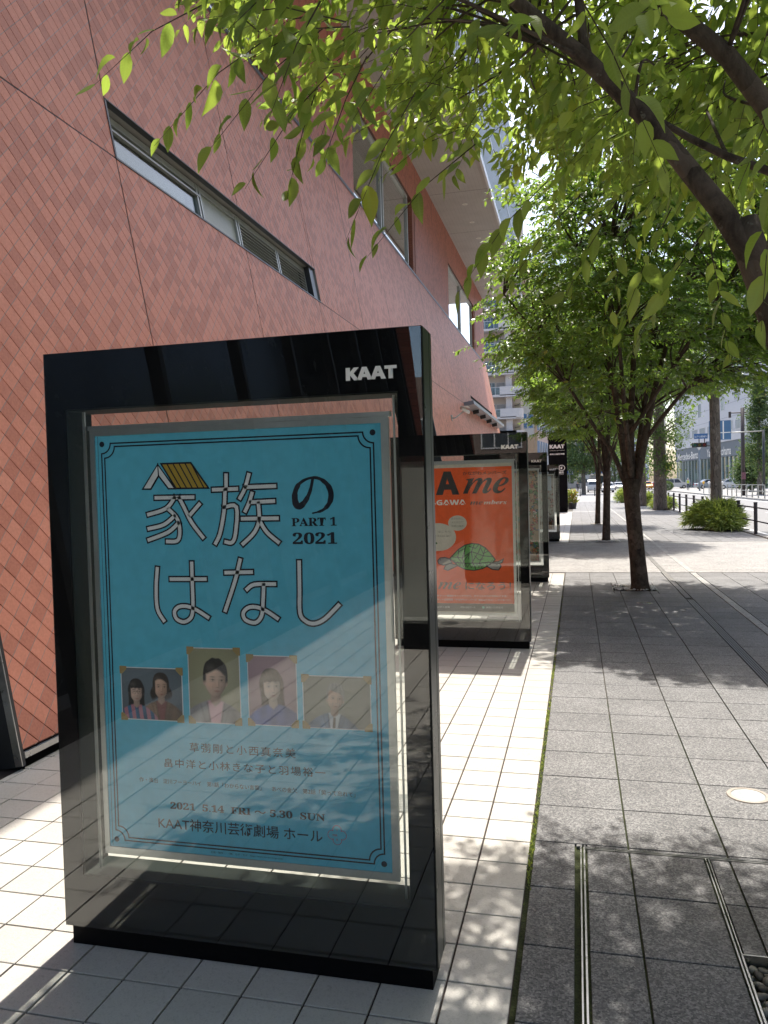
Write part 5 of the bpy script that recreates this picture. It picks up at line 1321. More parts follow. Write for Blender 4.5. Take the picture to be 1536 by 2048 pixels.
clump_tree((8.8,190,0), 11, 2, 4.5, .3, 'distant street tree in the middle of the road vista', 'tree', FARL, BARKG, 120, 36, .45, 62, None, name='roadside_tree', gap=.7)

# ---------------------------------------------------------------- roadside fence
FB = 'posts and rails of the low roadside fence'
fn = empty('roadside_fence', (4.66,30,0), 'low dark metal post and rail fence between pavement and road', 'fence')
PO = M_('fence_post_paint', (.045,.042,.048), .45, var=.2, scale=8, bump=.1)
ys = [18.1,20.35,22.6]+[22.6+2.25*k for k in range(1,20)]
pme = MB().tube([(0,0,-.02),(0,0,.84)], .048, 12).tube([(0,0,.84),(0,0,.862),(0,0,.868)], [.054,.054,.03], 12).mesh('post', [PO if True else BROWNM])
for i, y in enumerate(ys):
    o = link('post', pme, fn); o.location = (4.66, y, 0)
for z in (.72,.36):
    MB().tube([(4.66,17,z),(4.66,64,z)], .019, 8).build('rail', PO, fn, True)

# ---------------------------------------------------------------- people
def skinned(V, E, rad):
    me = bpy.data.meshes.new('person_body'); me.from_pydata(V, E, [])
    o = bpy.data.objects.new('tmp', me); COL.objects.link(o)
    md = o.modifiers.new('s', 'SKIN'); md.use_smooth_shade = True
    sv = me.skin_vertices[0].data
    for i, r in enumerate(rad): sv[i].radius = (r, r) if not hasattr(r, '__len__') else r
    sv[0].use_root = True
    o.modifiers.new('u', 'SUBSURF').levels = 1
    dg = bpy.context.evaluated_depsgraph_get(); dg.update()
    out = bpy.data.meshes.new_from_object(o.evaluated_get(dg)); bpy.data.objects.remove(o); return out
def person(x, y, rot, stride, shirt, trousers, label, h=1.68, lean=0.0, arms=(.1,-.1), hat=None, vest=None, z=0.0, group='people on the far side of the crossing'):
    s = h/1.70; k = stride
    V = [(0,0,.93),(0,0,1.10),(0,.0,1.28),(0,0,1.42),(0,0,1.50),(0,.01,1.60),(0,.01,1.68)]
    E = [(0,1),(1,2),(2,3),(3,4),(4,5),(5,6)]; rd = [(.15,.11),(.13,.10),(.16,.11),(.12,.09),.055,(.078,.095),(.055,.06)]
    for sx, st in ((1,k),(-1,-k)):
        n = len(V); V += [(.09*sx,0,.88),(.10*sx,.20*st+.03,.48),(.10*sx,.42*st-.02*abs(st),.09),(.10*sx,.42*st+.13,.035)]
        E += [(0,n),(n,n+1),(n+1,n+2),(n+2,n+3)]; rd += [.09,.062,.045,.038]
    for sx, st in ((1,arms[0]),(-1,arms[1])):
        n = len(V); V += [(.19*sx,0,1.40),(.235*sx,.15*st,1.14),(.23*sx,.5*st+.03,.90),(.22*sx,.62*st+.04,.81)]
        E += [(3,n),(n,n+1),(n+1,n+2),(n+2,n+3)]; rd += [.055,.045,.034,.032]
    me = skinned([(a*s,(b+lean*c)*s,c*s) for a,b,c in V], E, [tuple(q*s for q in r) if hasattr(r,'__len__') else r*s for r in rd])
    skin_ = M_('person_skin', (.50,.30,.22), .6)
    for mt in (skin_, shirt, trousers, DMETAL): me.materials.append(mt)
    for p in me.polygons:
        c = p.center/s; p.material_index = 3 if c.z < .085 else (2 if c.z < .93 and abs(c.x) < .19 else (1 if c.z < 1.46 and not (abs(c.x) > .19 and c.z < .92) else 0))
    t = link('person', me); t.location = (x,y,z); t.rotation_euler = (0,0,rot); tag(t, label, 'person', group)
    hr = bmesh.new(); bmesh.ops.create_uvsphere(hr, u_segments=12, v_segments=8, radius=.098*s)
    for v in hr.verts: v.co = Vector((v.co.x*.92, v.co.y*1.05-.012, max(v.co.z,-.02)+(1.635)*s))
    hm = bpy.data.meshes.new('hair'); hr.to_mesh(hm); hr.free(); hm.materials.append(hat or M_('black_hair', (.02,.017,.015), .5))
    o = bpy.data.objects.new('hair' if not hat else 'cap', hm); COL.objects.link(o); o.parent = t
    if vest:
        vm = MB().tube([(0,0,.98*s),(0,0,1.12*s),(0,0,1.30*s),(0,0,1.41*s)], [.155*s,.15*s,.175*s,.13*s], 12).mesh('vest', vest)
        o = bpy.data.objects.new('vest', vm); COL.objects.link(o); o.parent = t; o.scale = (1,.72,1)
    return t
cw = lambda n, c: M_('cloth_'+n, c, .8, scale=12)
person(9.9,101,1.45,.85, cw('white',(.6,.6,.6)), cw('black',(.02,.02,.025)), 'walking person in white top and black trousers crossing behind the thick ginkgo', arms=(.5,-.5), z=-.11)
person(14.7,112,3.1,.12, cw('paleblue',(.45,.5,.55)), cw('navy',(.02,.025,.05)), 'standing person in a yellow vest and dark trousers by the far kerb', vest=cw('yellow',(.55,.60,.08)), arms=(.05,.35), hat=cw('white',(.6,.6,.6)))
person(17.9,108,1.9,.5, cw('grey',(.3,.3,.34)), cw('brown',(.12,.06,.05)), 'crouched looking figure in grey beside the showroom posts', h=1.45, lean=.15)
person(12.9,135,.4,.3, cw('orange',(.55,.22,.08)), cw('dark',(.04,.04,.05)), 'person in an orange top near the planter left of the showroom')
person(13.6,133,2.6,.2, cw('white',(.6,.6,.6)), cw('dark',(.04,.04,.05)), 'person in white beside the one in orange, left of the showroom')
person(.2,112,.3,.3, cw('dark',(.04,.04,.05)), cw('black',(.02,.02,.025)), 'dark dressed person far down the pavement next to the blue parking sign', z=-.11)

# ---------------------------------------------------------------- vehicles
TYRE = M_('tyre_rubber', (.02,.02,.02), .8); RIM = M_('wheel_rim', (.5,.5,.5), .3, metal=.8); CGL = M_('car_glass', (.03,.04,.05), .06, spec=.8); LAMPW = M_('headlight_glass', (.7,.7,.68), .1); LAMPR = M_('tail_light', (.45,.02,.02), .15)
def vehicle(x, y, rot, col, label, kind='car', z=-.12, name='car', cat='car', group='cars on the far road'):
    dims = dict(car=(4.3,1.72,1.45), van=(4.6,1.75,1.95), taxi=(4.5,1.70,1.5), bus=(9.5,2.4,3.0), suv=(4.5,1.8,1.7))[kind]
    Ln, W, H = dims; a = Ln/2; g = .18
    if kind in ('car','taxi'): prof = [(-a,.35),(-a,.75),(-a+.25,.88),(-a+.8,.95),(-a+1.35,H-.06),(-a+1.9,H),(.55,H),(.95,H-.08),(a-.95,.98),(a-.3,.85),(a,.70),(a,.35),(a-.3,.25),(-a+.3,.25)]
    elif kind == 'suv': prof = [(-a,.4),(-a,.9),(-a+.2,1.05),(-a+.45,H-.1),(-a+.8,H),(.5,H),(.9,H-.1),(a-1.1,1.1),(a-.2,.98),(a,.8),(a,.4),(a-.3,.3),(-a+.3,.3)]
    else: prof = [(-a,.4),(-a,1.1),(-a+.08,H-.12),(-a+.3,H),(a-.7 if kind=='van' else a-.2,H),(a-.35 if kind=='van' else a-.05,H-.25),(a-.05,1.15),(a,.95),(a,.4),(a-.2,.3),(-a+.2,.3)]
    t = empty(name, (x,y,z), label, cat, group); M = Matrix.Translation((x,y,z))@Matrix.Rotation(rot,4,'Z')
    def put(b): b.v = [tuple(M@Vector(v)) for v in b.v]; return b
    m = MB(); beltz = .95 if kind != 'bus' else 1.2; n = len(prof)
    ring = lambda sx: [(p[0], sx*(W/2-(.0 if p[1] <= beltz else (p[1]-beltz)*(.26 if kind in('car','taxi','suv') else .07))-(.05 if p[1] < .3 else 0)), p[1]) for p in prof]
    A, B = ring(1), ring(-1)
    m.poly(A); m.poly(B[::-1])
    for k in range(n): m.poly([A[k-1],A[k],B[k],B[k-1]][::-1])
    body = put(m).build('body', M_('paint_'+label.split()[0], col, .25, var=.05, scale=2, bump=.02, coat=.5), t, bevel=.04)
    # glazing, sitting just proud of the shell
    for sx in (1,-1):
        w = MB(); zt = H-.12; yo = lambda zz: sx*(W/2-(zz-beltz)*(.26 if kind in('car','taxi','suv') else .07)+.012)
        segs = {'car':((-a+1.05,-a+1.45,-.15,-.15),(-.05,-.05,.6,1.15)),'taxi':((-a+1.05,-a+1.45,-.15,-.15),(-.05,-.05,.6,1.15)),'suv':((-a+.55,-a+.75,-.2,-.2),(-.1,-.1,.55,1.0)),'van':((-a+.3,-a+.3,-.6,-.6),(-.5,-.5,.5,.5),(.6,.6,1.3,1.6)),'bus':tuple((-a+.3+1.1*k,-a+.3+1.1*k,-a+1.3+1.1*k,-a+1.3+1.1*k) for k in range(8))}[kind]
        for b0,t0,t1_,b1_ in segs:
            m = MB().poly([(b0,yo(beltz+.05),beltz+.05),(b1_,yo(beltz+.05),beltz+.05),(t1_,yo(zt),zt),(t0,yo(zt),zt)][::1 if sx < 0 else -1]); put(m).build('side_window', CGL, t)
    for fx, nm, lm in ((1,'windscreen',LAMPW),(-1,'rear_window',LAMPR)):
        if kind in ('car','taxi'): q = (a-1.0,.985,1.0,H-.10) if fx > 0 else (a-.84,.985,a-1.33,H-.08)
        elif kind == 'suv': q = (a-1.12,1.10,.92,H-.12) if fx > 0 else (a-.20,1.08,a-.44,H-.12)
        elif kind == 'van': q = (a-.06,1.18,a-.36,H-.27) if fx > 0 else (a-.005,1.15,a-.07,H-.15)
        else: q = (a-.04,1.25,a-.06,H-.4) if fx > 0 else (a-.01,1.5,a-.06,H-.4)
        ww = W/2-.14
        m = MB().poly([(fx*(q[0]+.02),-ww,q[1]+.02),(fx*(q[0]+.02),ww,q[1]+.02),(fx*(q[2]+.02),ww-.08,q[3]+.02),(fx*(q[2]+.02),-ww+.08,q[3]+.02)]); put(m).build(nm, CGL, t)
        for sy in (1,-1): m = MB().box(fx*a-.03,fx*a+.03,sy*(W/2-.25)-.16,sy*(W/2-.25)+.16,.62,.78); put(m).build('headlight' if fx > 0 else 'tail_lamp', lm, t)
        m = MB().box(fx*(a+.012)-.01,fx*(a+.012)+.01,-.17,.17,.42,.54); put(m).build('number_plate', PAINT, t)
    for wx in (a-.85,-a+.85):
        for sy in (1,-1):
            yy = sy*(W/2-.10); r = .31 if kind != 'bus' else .46
            m = MB().tube([(wx,yy-.10,r),(wx,yy+.10,r)], r, 18); w = put(m).build('wheel', TYRE, t)
            m = MB().tube([(wx,yy-.108,r),(wx,yy+.108,r)], r*.58, 14); put(m).build('rim', RIM, w)
    return t
V_ = vehicle
V_(2.6,128,-1.57,(.60,.60,.60),'white van parked facing the pavement end, left of the round street tree','van',name='van',cat='van')
V_(4.1,146,-1.45,(.52,.45,.33),'beige bus with a pale roof between the slim trunks far down the road','bus',name='bus',cat='bus')
V_(4.6,122,-1.57,(.62,.62,.64),'white car just left of the fourth slim trunk')
V_(7.6,150,-1.5,(.55,.56,.58),'silver car half hidden by the third slim trunk')
V_(9.6,140,-1.55,(.02,.03,.06),'black tall car seen in the fork of the big trunk','suv')
V_(12.1,146,-1.5,(.70,.30,.02),'orange taxi just left of the big dark trunk','taxi',name='taxi',cat='taxi')
V_(16.4,165,-.9,(.50,.03,.02),'red car between the big trunk and the thick ginkgo')
V_(15.9,138,.12,(.65,.66,.64),'white car parked in front of the showroom glass','suv',z=0)
V_(21.2,118,.12,(.42,.44,.46),'silver car parked at the right end of the showroom','car',z=0)
V_(19.6,126,.2,(.30,.34,.38),'grey blue car parked beside the silver one','car',z=0)

# ---------------------------------------------------------------- buildings
def win_grid(parent, Pf, cols, rows, fm, gm, depth=.15, mull=1, shared=True):
    """windows as parts: frame box with a pane; Pf(u,v,o) maps facade coordinates to the world"""
    for (u0,u1) in cols:
        for (v0,v1) in rows:
            m = MB(); f = .05*max(1,(u1-u0)/1.5)
            for q in ((u0,u1,v0,v0+f),(u0,u1,v1-f,v1),(u0,u0+f,v0+f,v1-f),(u1-f,u1,v0+f,v1-f)): pbox(m, Pf, *q, -.05, .06)
            for k in range(1, mull+1):
                uc = u0+(u1-u0)*k/(mull+1); pbox(m, Pf, uc-f/2, uc+f/2, v0+f, v1-f, -.03, .05)
            w = m.build('window', fm, parent)
            MB().poly([tuple(Pf(u0+f,v0+f,.012)),tuple(Pf(u1-f,v0+f,.012)),tuple(Pf(u1-f,v1-f,.012)),tuple(Pf(u0+f,v1-f,.012))]).build('pane', gm, w)
CPANE = M_('far_window_glass', (.06,.075,.085), .08, spec=.7, var=.3, scale=.4)
WPAINT = M_('white_window_paint', (.6,.6,.6), .5)
# apartment tower with round-cornered balconies
ap = empty('apartment_building', (-11,114,0), 'beige apartment tower with round-cornered balconies rising behind the theatre wall', 'building')
APW = M_('apartment_render', (.52,.43,.36), .8, var=.06, scale=.5); APB = M_('balcony_render', (.62,.56,.53), .75, var=.05, scale=.5)
MB().box(-26,-7.3,111.2,124,0,44).build('wall', APW, ap)
MB().box(-9.35,-8.5,110.2,111.19,0,43).build('pier', APB, ap)
fh = 3.08; Fz = lambda u, v, o: Vector((u, 111.2-o, v))
for k in range(14):
    z0 = 1.55+fh*k
    m = MB(); yb = 109.4; pts = [(-22,yb),(-7.9,yb),(-7.45,yb+.12),(-7.1,yb+.45),(-6.98,yb+.95),(-6.98,111.19)]
    for (xa,ya),(xb,yb_) in zip(pts[:-1],pts[1:]):
        if xa > -8.01 or k < 3:
            m.poly([(xa,ya,z0),(xb,yb_,z0),(xb,yb_,z0+1.25),(xa,ya,z0+1.25)]); m.poly([(xa,ya,z0+1.25),(xb,yb_,z0+1.25),(xb,yb_+.12,z0+1.25),(xa,ya+.12,z0+1.25)])
    m.box(-10.1 if k > 2 else -22,-7.9,yb-.0,yb+.1,z0+.003,z0+1.25)
    m.box(-22,-7.2,yb+.3,111.19,z0-.18,z0); m.box(-22,-7.9,yb,yb+.3,z0-.18,z0+.12)
    bal = m.build('balcony', APB, ap)
    if k > 2:
        r = MB(); r.box(-22,-10.1,yb+.02,yb+.05,z0+1.12,z0+1.17)
        for j in range(10): r.box(-22+1.25*j,-22+1.25*j+.05,yb+.02,yb+.05,z0+.12,z0+1.12)
        r.build('railing', WPAINT, bal)
        MB().box(-22,-10.12,yb+.055,yb+.07,z0+.15,z0+1.1).build('railing_glass', glass_mat('balcony_glass',(.6,.68,.72)) if k == 3 else bpy.data.materials['balcony_glass'], bal)
    win_grid(ap, Fz, [(-12.3,-10.9),(-14.5,-13.1)], [(z0+.1,z0+2.05)], WPAINT, CPANE, mull=2)
    win_grid(ap, Fz, [(-10.75,-9.5)], [(z0+.9,z0+2.05)], APB, M_('shutter_grey',(.33,.30,.28),.6), mull=0)
    MB().box(-8.2,-7.5,111.0,111.19,z0+1.0,z0+2.1).build('vent_panel', M_('vent_tan',(.40,.33,.22),.7), ap)
    MB().tube([(-8.2,110.9,z0+1.75),(-7.6,110.7,z0+1.8),(-7.5,110.9,z0+2.0)], .05, 6).build('pipe', DMETAL, ap)
# beige wall building with the parking lettering and the arched-window block
pk = empty('parking_building', (-5,130,0), 'cream building with blue parking sign, blue characters and triangular arched windows', 'building')
PKW = M_('cream_wall', (.56,.53,.46), .8, var=.06, scale=.4); PKT = M_('tan_stripe', (.50,.36,.24), .8, scale=.5)
MB().box(-10.5,-5.80,116,138,0,21.0).build('wall', PKW, pk)
MB().box(-10.5,-5.75,115.95,138.2,21.0,34).build('upper_wall', PKT, pk)
MB().box(-5.78,-5.42,115.9,138,0,33).build('corner_stripe', PKT, pk)
MB().box(-8.8,-5.82,115.93,115.99,4.0,8.3).build('lower_panel', PKT, pk)
yS = 115.9
MB().box(-10.2,-5.9,115.94,115.98,8.35,20.9).build('sign_board', M_('pale_sign_board', (.60,.58,.54), .6, scale=.6), pk)
PB_ = ink('parking_blue', (.05,.20,.42))
P8 = [(-6.2+.62*math.cos(R(a)), 20.0+.62*math.sin(R(a))) for a in range(0,91,15)]
shape(MB(), [(-8.4,15.9),(-6.3,15.9),(-6.1,16.2),(-5.95,16.8)]+[(-5.95,19.2)]+[(-6.2-.0+.25*math.cos(R(a)), 19.6+.7*math.sin(R(a))) for a in (20,50,80)]+[(-6.6,20.55),(-8.4,20.55)], yS).build('blue_symbol', PB_, pk)
shape(MB(), [(-7.6,17.0),(-6.82,17.0),(-6.82,19.3),(-7.6,19.3)], yS-.02).build('symbol_cutout', PWHITE, pk)
for s, x, z in (('車',-7.52,10.95),('場',-6.68,10.95),('営',-7.52,9.6),('業',-6.68,9.6)): lettering(s, x, z, yS, PB_, pk, w=.72, h=.82, bold=.02)
lettering('駐', -8.36, 10.95, yS, PB_, pk, w=.72, h=.82, bold=.02)
d = Vector((1.6,15.5,0)).normalized(); nrm_ = Vector((d.y,-d.x,0)); O_ = Vector((-5.42,116,0))
FP = lambda u, v, o: O_+d*u+nrm_*o+Vector((0,0,v))
WB = M_('white_band', (.62,.62,.64), .7, var=.05, scale=.4); PKP = M_('pink_band', (.56,.42,.36), .7, var=.05, scale=.4)
blk = MB(); pbox(blk, FP, 0, 17.5, 0, 34, -6, 0); blk.build('block_wall', WB, pk)
for k in range(9):
    v0 = .9+3.42*k
    m = MB(); pbox(m, FP, 0, 17.5, v0, v0+1.55, .0, .10); m.build('band', PKP if k % 2 == 0 else WB, pk)
    for j in range(7):
        u0 = .25+2.5*j
        m = MB().poly([tuple(FP(u0,v0+1.6,.02)),tuple(FP(u0+2.3,v0+1.6,.02)),tuple(FP(u0+2.3,v0+3.35,.02)),tuple(FP(u0,v0+3.35,.02))])
        w = m.build('window', CPANE, pk)
        m = MB(); pts = [(u0+.05,v0+1.6),(u0+.55,v0+2.7),(u0+.9,v0+3.2),(u0+1.15,v0+3.32),(u0+1.4,v0+3.2),(u0+1.75,v0+2.7),(u0+2.25,v0+1.6)]
        for (a_,b_),(c_,d_) in zip(pts[:-1],pts[1:]):
            m.poly([tuple(FP(a_,b_,.3)),tuple(FP(c_,d_,.3)),tuple(FP(c_,d_+.0,.04)),tuple(FP(a_,b_,.04))]); m.poly([tuple(FP(a_,b_,.3)),tuple(FP(c_,d_,.3)),tuple(FP(u0+1.15+(c_-u0-1.15)*.72,d_-.18,.3)),tuple(FP(u0+1.15+(a_-u0-1.15)*.72,b_-.0,.3))])
        m.build('arch', WB, w)
        pbox(MB(), FP, u0+1.1,u0+1.2,v0+1.6,v0+3.3,.03,.14).build('mullion', WB, w)
        pbox(MB(), FP, u0-.18,u0-.02,v0+1.55,v0+3.42,.0,.32).build('fin', M_('blue_grey_fin',(.25,.33,.45),.5), w)
# office block with the car showroom across the road
ob_ = empty('office_building', (22,140,0), 'large white panelled office block with a dark glass car showroom at street level', 'building')
A0 = Vector((25.4,115,0)); B0 = Vector((19.3,166,0)); dd = (B0-A0).normalized(); nn_ = Vector((dd.y,-dd.x,0))*-1
if nn_.x > 0: nn_ = -nn_
FO = lambda u, v, o: A0+dd*u+nn_*o+Vector((0,0,v))
OW = M_('white_panel', (.58,.585,.61), .6, var=.04, scale=.2, bump=.02); OG = M_('showroom_frame', (.13,.16,.20), .4, scale=1)
b = MB(); pbox(b, FO, 0, 51, 7.4, 34, -22, 0); b.build('upper_wall', OW, ob_)
b = MB(); pbox(b, FO, .3, 51, 5.0, 7.38, -20, -.15); b.build('showroom_fascia', OG, ob_)
b = MB(); pbox(b, FO, .3, 51, 0, 4.98, -20, -1.2); b.build('showroom_back', M_('showroom_interior', (.10,.115,.12), .5, var=.5, scale=.5), ob_)
MB().poly([tuple(FO(.4,.1,-.3)),tuple(FO(50.8,.1,-.3)),tuple(FO(50.8,4.95,-.3)),tuple(FO(.4,4.95,-.3))]).build('showroom_glass', glass_mat('showroom_glass_mat',(.55,.68,.66),1.3), ob_)
for k in range(25):
    m = MB(); pbox(m, FO, .5+2.05*k, .62+2.05*k if k % 4 else .8+2.05*k, 0, 4.97, -.28, -.10); m.build('mullion', M_('showroom_mullion', (.48,.55,.53), .4), ob_)
for k in range(6): pbox(MB(), FO, 9+7*k, 12.4+7*k, .3, 2.6+.5*(k%2), -1.15, -1.0).build('display_panel', M_('display_'+str(k%3), ((.55,.36,.06),(.5,.52,.5),(.06,.18,.30))[k%3], .5, scale=1), ob_)
m = MB()
for k in range(11): pbox(m, FO, 0, 51, 9.0+2.1*k, 9.06+2.1*k, .0, .012)
m.build('panel_joint', M_('joint_grey', (.36,.37,.40), .7), ob_)
for v0, v1, us in ((8.9,10.5,[(5+4.9*k,8.6+4.9*k) for k in range(9)]),(17.2,19.6,[(3+5.6*k,8.0+5.6*k) for k in range(8)])): win_grid(ob_, FO, us, [(v0,v1)], WPAINT, M_('pale_glass', (.25,.31,.33), .15), mull=5)
win_grid(ob_, FO, [(19,20.6),(32,33.8),(45,46.6)], [(12.4,14.8)], WPAINT, M_('pale_glass', (.25,.31,.33), .15), mull=1)
win_grid(ob_, FO, [(11.5,14),(25,27)], [(13.6,14.8)], WPAINT, M_('pale_glass', (.25,.31,.33), .15), mull=2)
PF2 = lambda x, z: tuple(FO(50.2-x, z, -.10))
for s, x, w in (('Mercedes-Benz', .9, 14.5), ('Yanase Yokohama', 21, 13)):
    lettering(s, x, 5.25, 0, SIGNW, ob_, w=w, h=1.35, bold=.015, P=PF2)
e1 = MB().poly([(25.4,115,0),(58,113,0),(58,113,34),(25.4,115,34)]).build('end_wall', M_('beige_end_panel', (.46,.44,.43), .7, var=.04, scale=.3), ob_)
FE = lambda u, v, o: Vector((25.4+u*.998, 115-u*.061-o*.998, v))
win_grid(ob_, FE, [(1.2,2.6),(4.6,6.0)], [(16.5,18.8),(9.0,11.0)], WPAINT, CPANE, mull=1); win_grid(ob_, FE, [(1.2,3.6)], [(12.6,13.4)], WPAINT, CPANE, mull=1)
MB().box(16.6,18.0,168.5,178,0,30).build('side_block', M_('side_cream', (.55,.53,.48), .7, scale=.4), ob_)
yb = empty('shop_sign', (16.9,160,0), 'yellow shop sign board above the crowd left of the showroom', 'sign')
MB().box(16.0,18.2,160,160.3,3.4,4.7).build('board', M_('yellow_board', (.70,.42,.02), .5), yb); MB().box(17.0,17.15,160.05,160.2,0,3.4).build('post', DMETAL, yb)
# distant blocks closing the street
def tower(x0, x1, y, h, col, rows, cols_, label, zf=3.2, deep=18):
    t = empty('distant_building', ((x0+x1)/2, y, 0), label, 'building', 'distant buildings closing the street')
    MB().box(x0, x1, y, y+deep, 0, h).build('wall', M_('far_wall_'+label.split()[0]+str(int(h)), col, .8, var=.05, scale=.2), t)
    F2 = lambda u, v, o: Vector((x0+u, y-o, v)); W = x1-x0
    cw_ = W/cols_
    for r in range(rows):
        for c in range(cols_):
            u = c*cw_+cw_*.2; v = 1.2+zf*r
            m = MB(); pbox(m, F2, u, u+cw_*.6, v, v+zf*.5, .0, .06); o = m.build('window', CPANE, t)
    return t
tower(-9,2,215,26,(.45,.43,.40),7,5,'cream distant block behind the round street tree')
tower(8,15,235,22,(.42,.43,.45),6,4,'grey distant block seen through the fork of the big trunk')
tower(16,26,300,30,(.50,.53,.58),8,5,'pale blue distant tower between the ginkgo trunks')
tower(-30,-12,190,44,(.50,.47,.43),10,6,'tall tan distant block behind the apartment tower')
tower(29,60,190,52,(.46,.50,.56),12,9,'high pale distant tower behind the white office block')
tower(3,8,330,24,(.38,.37,.36),6,3,'narrow brown distant block at the end of the street')
# building opposite the theatre, seen mirrored in its windows
oppo = empty('opposite_building', (30,20,0), 'beige building across the road, mirrored in the theatre windows', 'building')
MB().box(24,44,-30,66,0,46).build('wall', M_('opposite_beige', (.45,.42,.36), .8, var=.05, scale=.3), oppo)
FQ = lambda u, v, o: Vector((24-o, -30+u, v))
win_grid(oppo, FQ, [(4+8*k, 8+8*k) for k in range(11)], [(4+5*k,6.4+5*k) for k in range(8)], WPAINT, CPANE, mull=2)

rear = empty('added_rear_block', (0,-70,0), 'low dark block added behind the viewpoint to darken the reflections in the glass cases', 'building')
MB().box(-30,40,-80,-62,0,11).build('wall', M_('rear_block_dark', (.16,.12,.10), .8, scale=.4), rear)  # unseen block, added so the case glass reflects something dark
FR = lambda u, v, o: Vector((-30+u, -62+o, v))
win_grid(rear, FR, [(3+6*k, 7+6*k) for k in range(11)], [(1,3.4),(5,7.4)], WPAINT, CPANE, mull=2)
# ---------------------------------------------------------------- signals, lamps, signs, street furniture
t = empty('traffic_signal', (15.4,98,0), 'horizontal traffic signal with small blue street sign, left of the bare ginkgo trunk', 'traffic signal')
MB().tube([(15.6,98,0),(15.6,98,5.9)], [.13,.09], 10).build('post', DMETAL, t, True)
MB().tube([(15.6,98,5.35),(14.2,98,5.5)], .05, 8).build('arm', DMETAL, t)
hd = MB().box(13.35,15.0,97.85,98.1,5.25,5.8).build('signal_head', DMETAL, t, bevel=.03)
for x, c in ((13.65,(.03,.12,.09)),(14.18,(.14,.10,.02)),(14.70,(.16,.02,.02))):
    MB().tube([(x,97.86,5.52),(x,97.80,5.52)], .19, 16).build('lens', M_('lens_%d' % int(x*100), c, .15), hd); MB().tube([(x,97.86,5.60),(x,97.62,5.58)], .22, 16, cap=False).build('visor', DMETAL, hd)
MB().box(14.9,16.3,97.9,98.05,5.5,5.9).build('mount', M_('signal_grey',(.2,.23,.28),.5), t)
MB().tube([(15.6,98,5.85),(15.6,98,6.05),(15.6,98,6.15)], [.4,.34,.08], 14).build('lamp_cap', M_('lamp_blue_grey',(.14,.18,.26),.4), t)
sb = MB().box(13.6,15.1,97.95,98.0,6.25,6.85).build('street_sign', ink('sign_blue', (.06,.14,.30)), t); lettering('山下公園通り', 13.68, 6.4, 97.94, SIGNW, sb, w=1.3, h=.22)
MB().box(14.1,14.2,97.95,98,5.8,6.25).box(14.7,14.8,97.95,98,5.8,6.25).build('bracket', DMETAL, t)
t = empty('street_lamp', (15.3,106,0), 'white-topped slender street lamp in front of the showroom', 'street lamp')
MB().tube([(15.3,106,0),(15.3,106,5.2)], [.11,.07], 10).build('post', M_('lamp_post_grey',(.17,.21,.25),.4), t, True)
MB().tube([(15.3,106,5.2),(15.3,106,5.4),(15.3,106,5.62),(15.3,106,5.78)], [.08,.16,.34,.10], 14).build('lamp_head', WPAINT, t, True)
t = empty('sign_gantry', (15,70,0), 'dark gantry post with an arm carrying a blue direction board, at the right edge', 'sign')
MB().tube([(15.1,70,0),(15.1,70,5.45)], .10, 10).build('post', DMETAL, t, True); MB().tube([(15.1,70,5.35),(11.7,70,5.3)], .05, 8).build('arm', FRAME, t, True)
bd = MB().box(10.9,12.6,69.9,69.98,4.75,6.35).build('board', ink('board_blue', (.09,.19,.33)), t)
MB().poly([(11.42,69.89,4.8),(11.55,69.89,4.8),(11.55,69.89,6.3),(11.42,69.89,6.3)]).poly([(11.95,69.89,4.8),(12.05,69.89,4.8),(12.05,69.89,6.3),(11.95,69.89,6.3)]).poly([(10.95,69.888,5.3),(12.55,69.888,5.3),(12.55,69.888,5.38),(10.95,69.888,5.38)]).build('board_lines', SIGNW, bd)
t = empty('tall_post', (13.9,70,0), 'thick brown post with a small camera arm, left of the gantry post', 'post')
MB().tube([(13.9,72,0),(13.9,72,7.5)], [.17,.15], 12).build('shaft', BROWNM, t, True); MB().tube([(12.9,72,7.1),(14.2,72,7.1)], .05, 8).build('arm', BROWNM, t); MB().box(12.8,12.98,71.9,72.1,6.7,7.2).build('camera_box', BROWNM, t)
MB().box(13.74,14.06,71.75,71.84,1.4,2.0).build('notice_plate', M_('plate_dark_red',(.2,.08,.1),.5), t)
t = empty('guard_railing', (14.5,68,0), 'grey metal guard railing on the far pavement at the right edge', 'railing')
for k in range(8): MB().box(12.95,13.03,60+2.0*k,60.08+2.0*k,0,1.0).build('post', FRAME, t)
for z in (.5,.95): MB().box(12.96,13.02,60,74.1,z,z+.05).build('rail', FRAME, t)
for i, (x, y) in enumerate(((13.1,88),(13.1,84.5),(13.15,81),(13.15,77.5))):
    t = empty('bollard', (x,y,0), 'slim pale bollard on the far kerb, %s' % ('leftmost, yellow topped','second from the left','third from the left','rightmost, next to the bare trunk')[i], 'bollard', 'bollards on the far kerb')
    MB().tube([(x,y,0),(x,y,.95)], .05, 8).build('shaft', FRAME, t); MB().tube([(x,y,.95),(x,y,1.15),(x,y,1.28)], [.06,.15,.05], 10).build('cap', M_('hydrant_yellow',(.6,.33,.03),.5) if i == 0 else WPAINT, t)
def psign(x, y, hz, label, txt, c, w=.75, h=.75):
    t = empty('parking_sign', (x,y,0), label, 'sign', 'blue signs at the pavement end')
    MB().tube([(x,y,0),(x,y,hz)], .035, 8).build('post', FRAME, t)
    b = MB().box(x-w/2,x+w/2,y-.03,y-.01,hz-h,hz).build('plate', c, t); MB().box(x-w/2+.05,x+w/2-.05,y-.036,y-.031,hz-h+.05,hz-.05).build('border', SIGNW, b)
    MB().box(x-w/2+.1,x+w/2-.1,y-.04,y-.037,hz-h+.1,hz-.1).build('field', c, b)
    lettering(txt, x-w*.17, hz-h*.8, y-.045, SIGNW, b, h=h*.6, bold=.03)
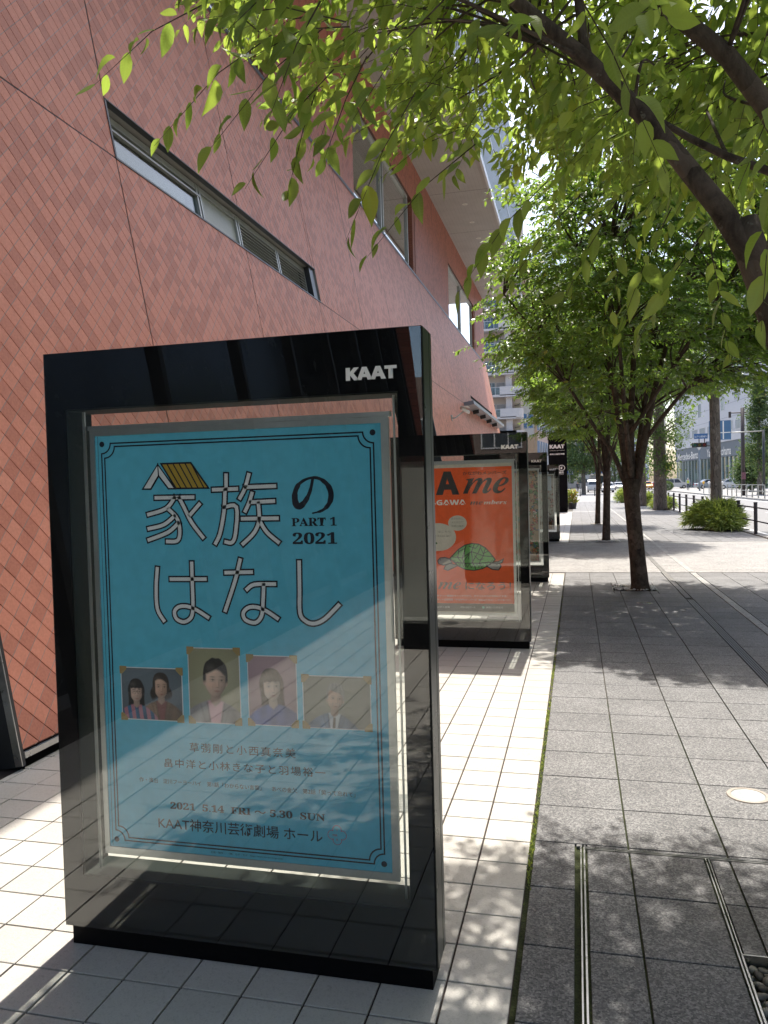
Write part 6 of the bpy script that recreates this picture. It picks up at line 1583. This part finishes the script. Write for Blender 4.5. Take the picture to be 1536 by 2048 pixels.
SB = ink('sign_blue2', (.05,.12,.42))
psign(-.75,98,3.3,'blue P parking sign nearest the tall black sign','P',SB,.8,.8)
psign(2.7,100,3.4,'wider blue P parking sign right of the round tree','P',SB,1.3,.9)
psign(-1.35,104,4.3,'small blue sign just above the first parking sign','駐',SB,.9,.45)
for i, x in enumerate((-.6,-.15,.4,1.9,2.35,3.0)):
    t = empty('bollard', (x,88-i*.8,0), 'dark bollard at the pavement end, number %s from the left' % ('one','two','three','four','five','six')[i], 'bollard', 'dark bollards across the pavement end')
    MB().tube([(x,88-i*.8,0),(x,88-i*.8,.85),(x,88-i*.8,.9)], [.06,.06,.03], 10).build('shaft', DMETAL, t)
    MB().tube([(x,88-i*.8,.70),(x,88-i*.8,.75)], .064, 10).build('band', WPAINT, t)
t = empty('flower_planter', (-.25,46,0), 'planter of yellow and orange flowers just right of the tall black sign', 'planter')
MB().tube([(-.25,46,0),(-.25,46,.35)], [.22,.28], 14).build('pot', DMETAL, t)
n = 500; a = RS.uniform(0,6.28,n); r_ = np.sqrt(RS.uniform(0,1,n)); zz = RS.uniform(.3,1.05,n)
FLW = leaf_mat('flower_petal', (.35,.30,.02), (.60,.35,.02), (.45,.10,.02), .3, (.5,.3,.03), False)
pos_ = np.stack([-.25+.34*r_*np.cos(a)*(1.2-zz*.4), 46+.34*r_*np.sin(a), zz], 1)
link('leaves', leaves_mesh('leaves', LT_FAR, frames(pos_[:300], RS.normal(0,1,(300,3))+np.array([0,0,.4]), RS.normal(0,1,(300,3))), np.full(300,.16), SASA, RS.uniform(0,.96,300)), t, 'stuff')
link('flowers', leaves_mesh('flowers', LT_FAR, frames(pos_[300:]+np.array([0,-.03,.05]), RS.normal(0,1,(200,3)), RS.normal(0,1,(200,3))), np.full(200,.12), FLW, RS.uniform(0,.96,200)), t, 'stuff')
t = empty('round_shrub', (13.5,128,0), 'small round clipped shrub left of the standing person across the road', 'plant')
n = 1500; q = norm(RS.normal(0,1,(n,3))); pos_ = np.array([12.7,118,.65])+q*np.array([.75,.75,.62])*RS.uniform(.8,1.05,(n,1))
link('leaves', leaves_mesh('leaves', LT_FAR, frames(pos_, q+RS.normal(0,.5,(n,3)), RS.normal(0,1,(n,3))), np.full(n,.16), FARL, RS.uniform(0,.96,n)), t, 'stuff')
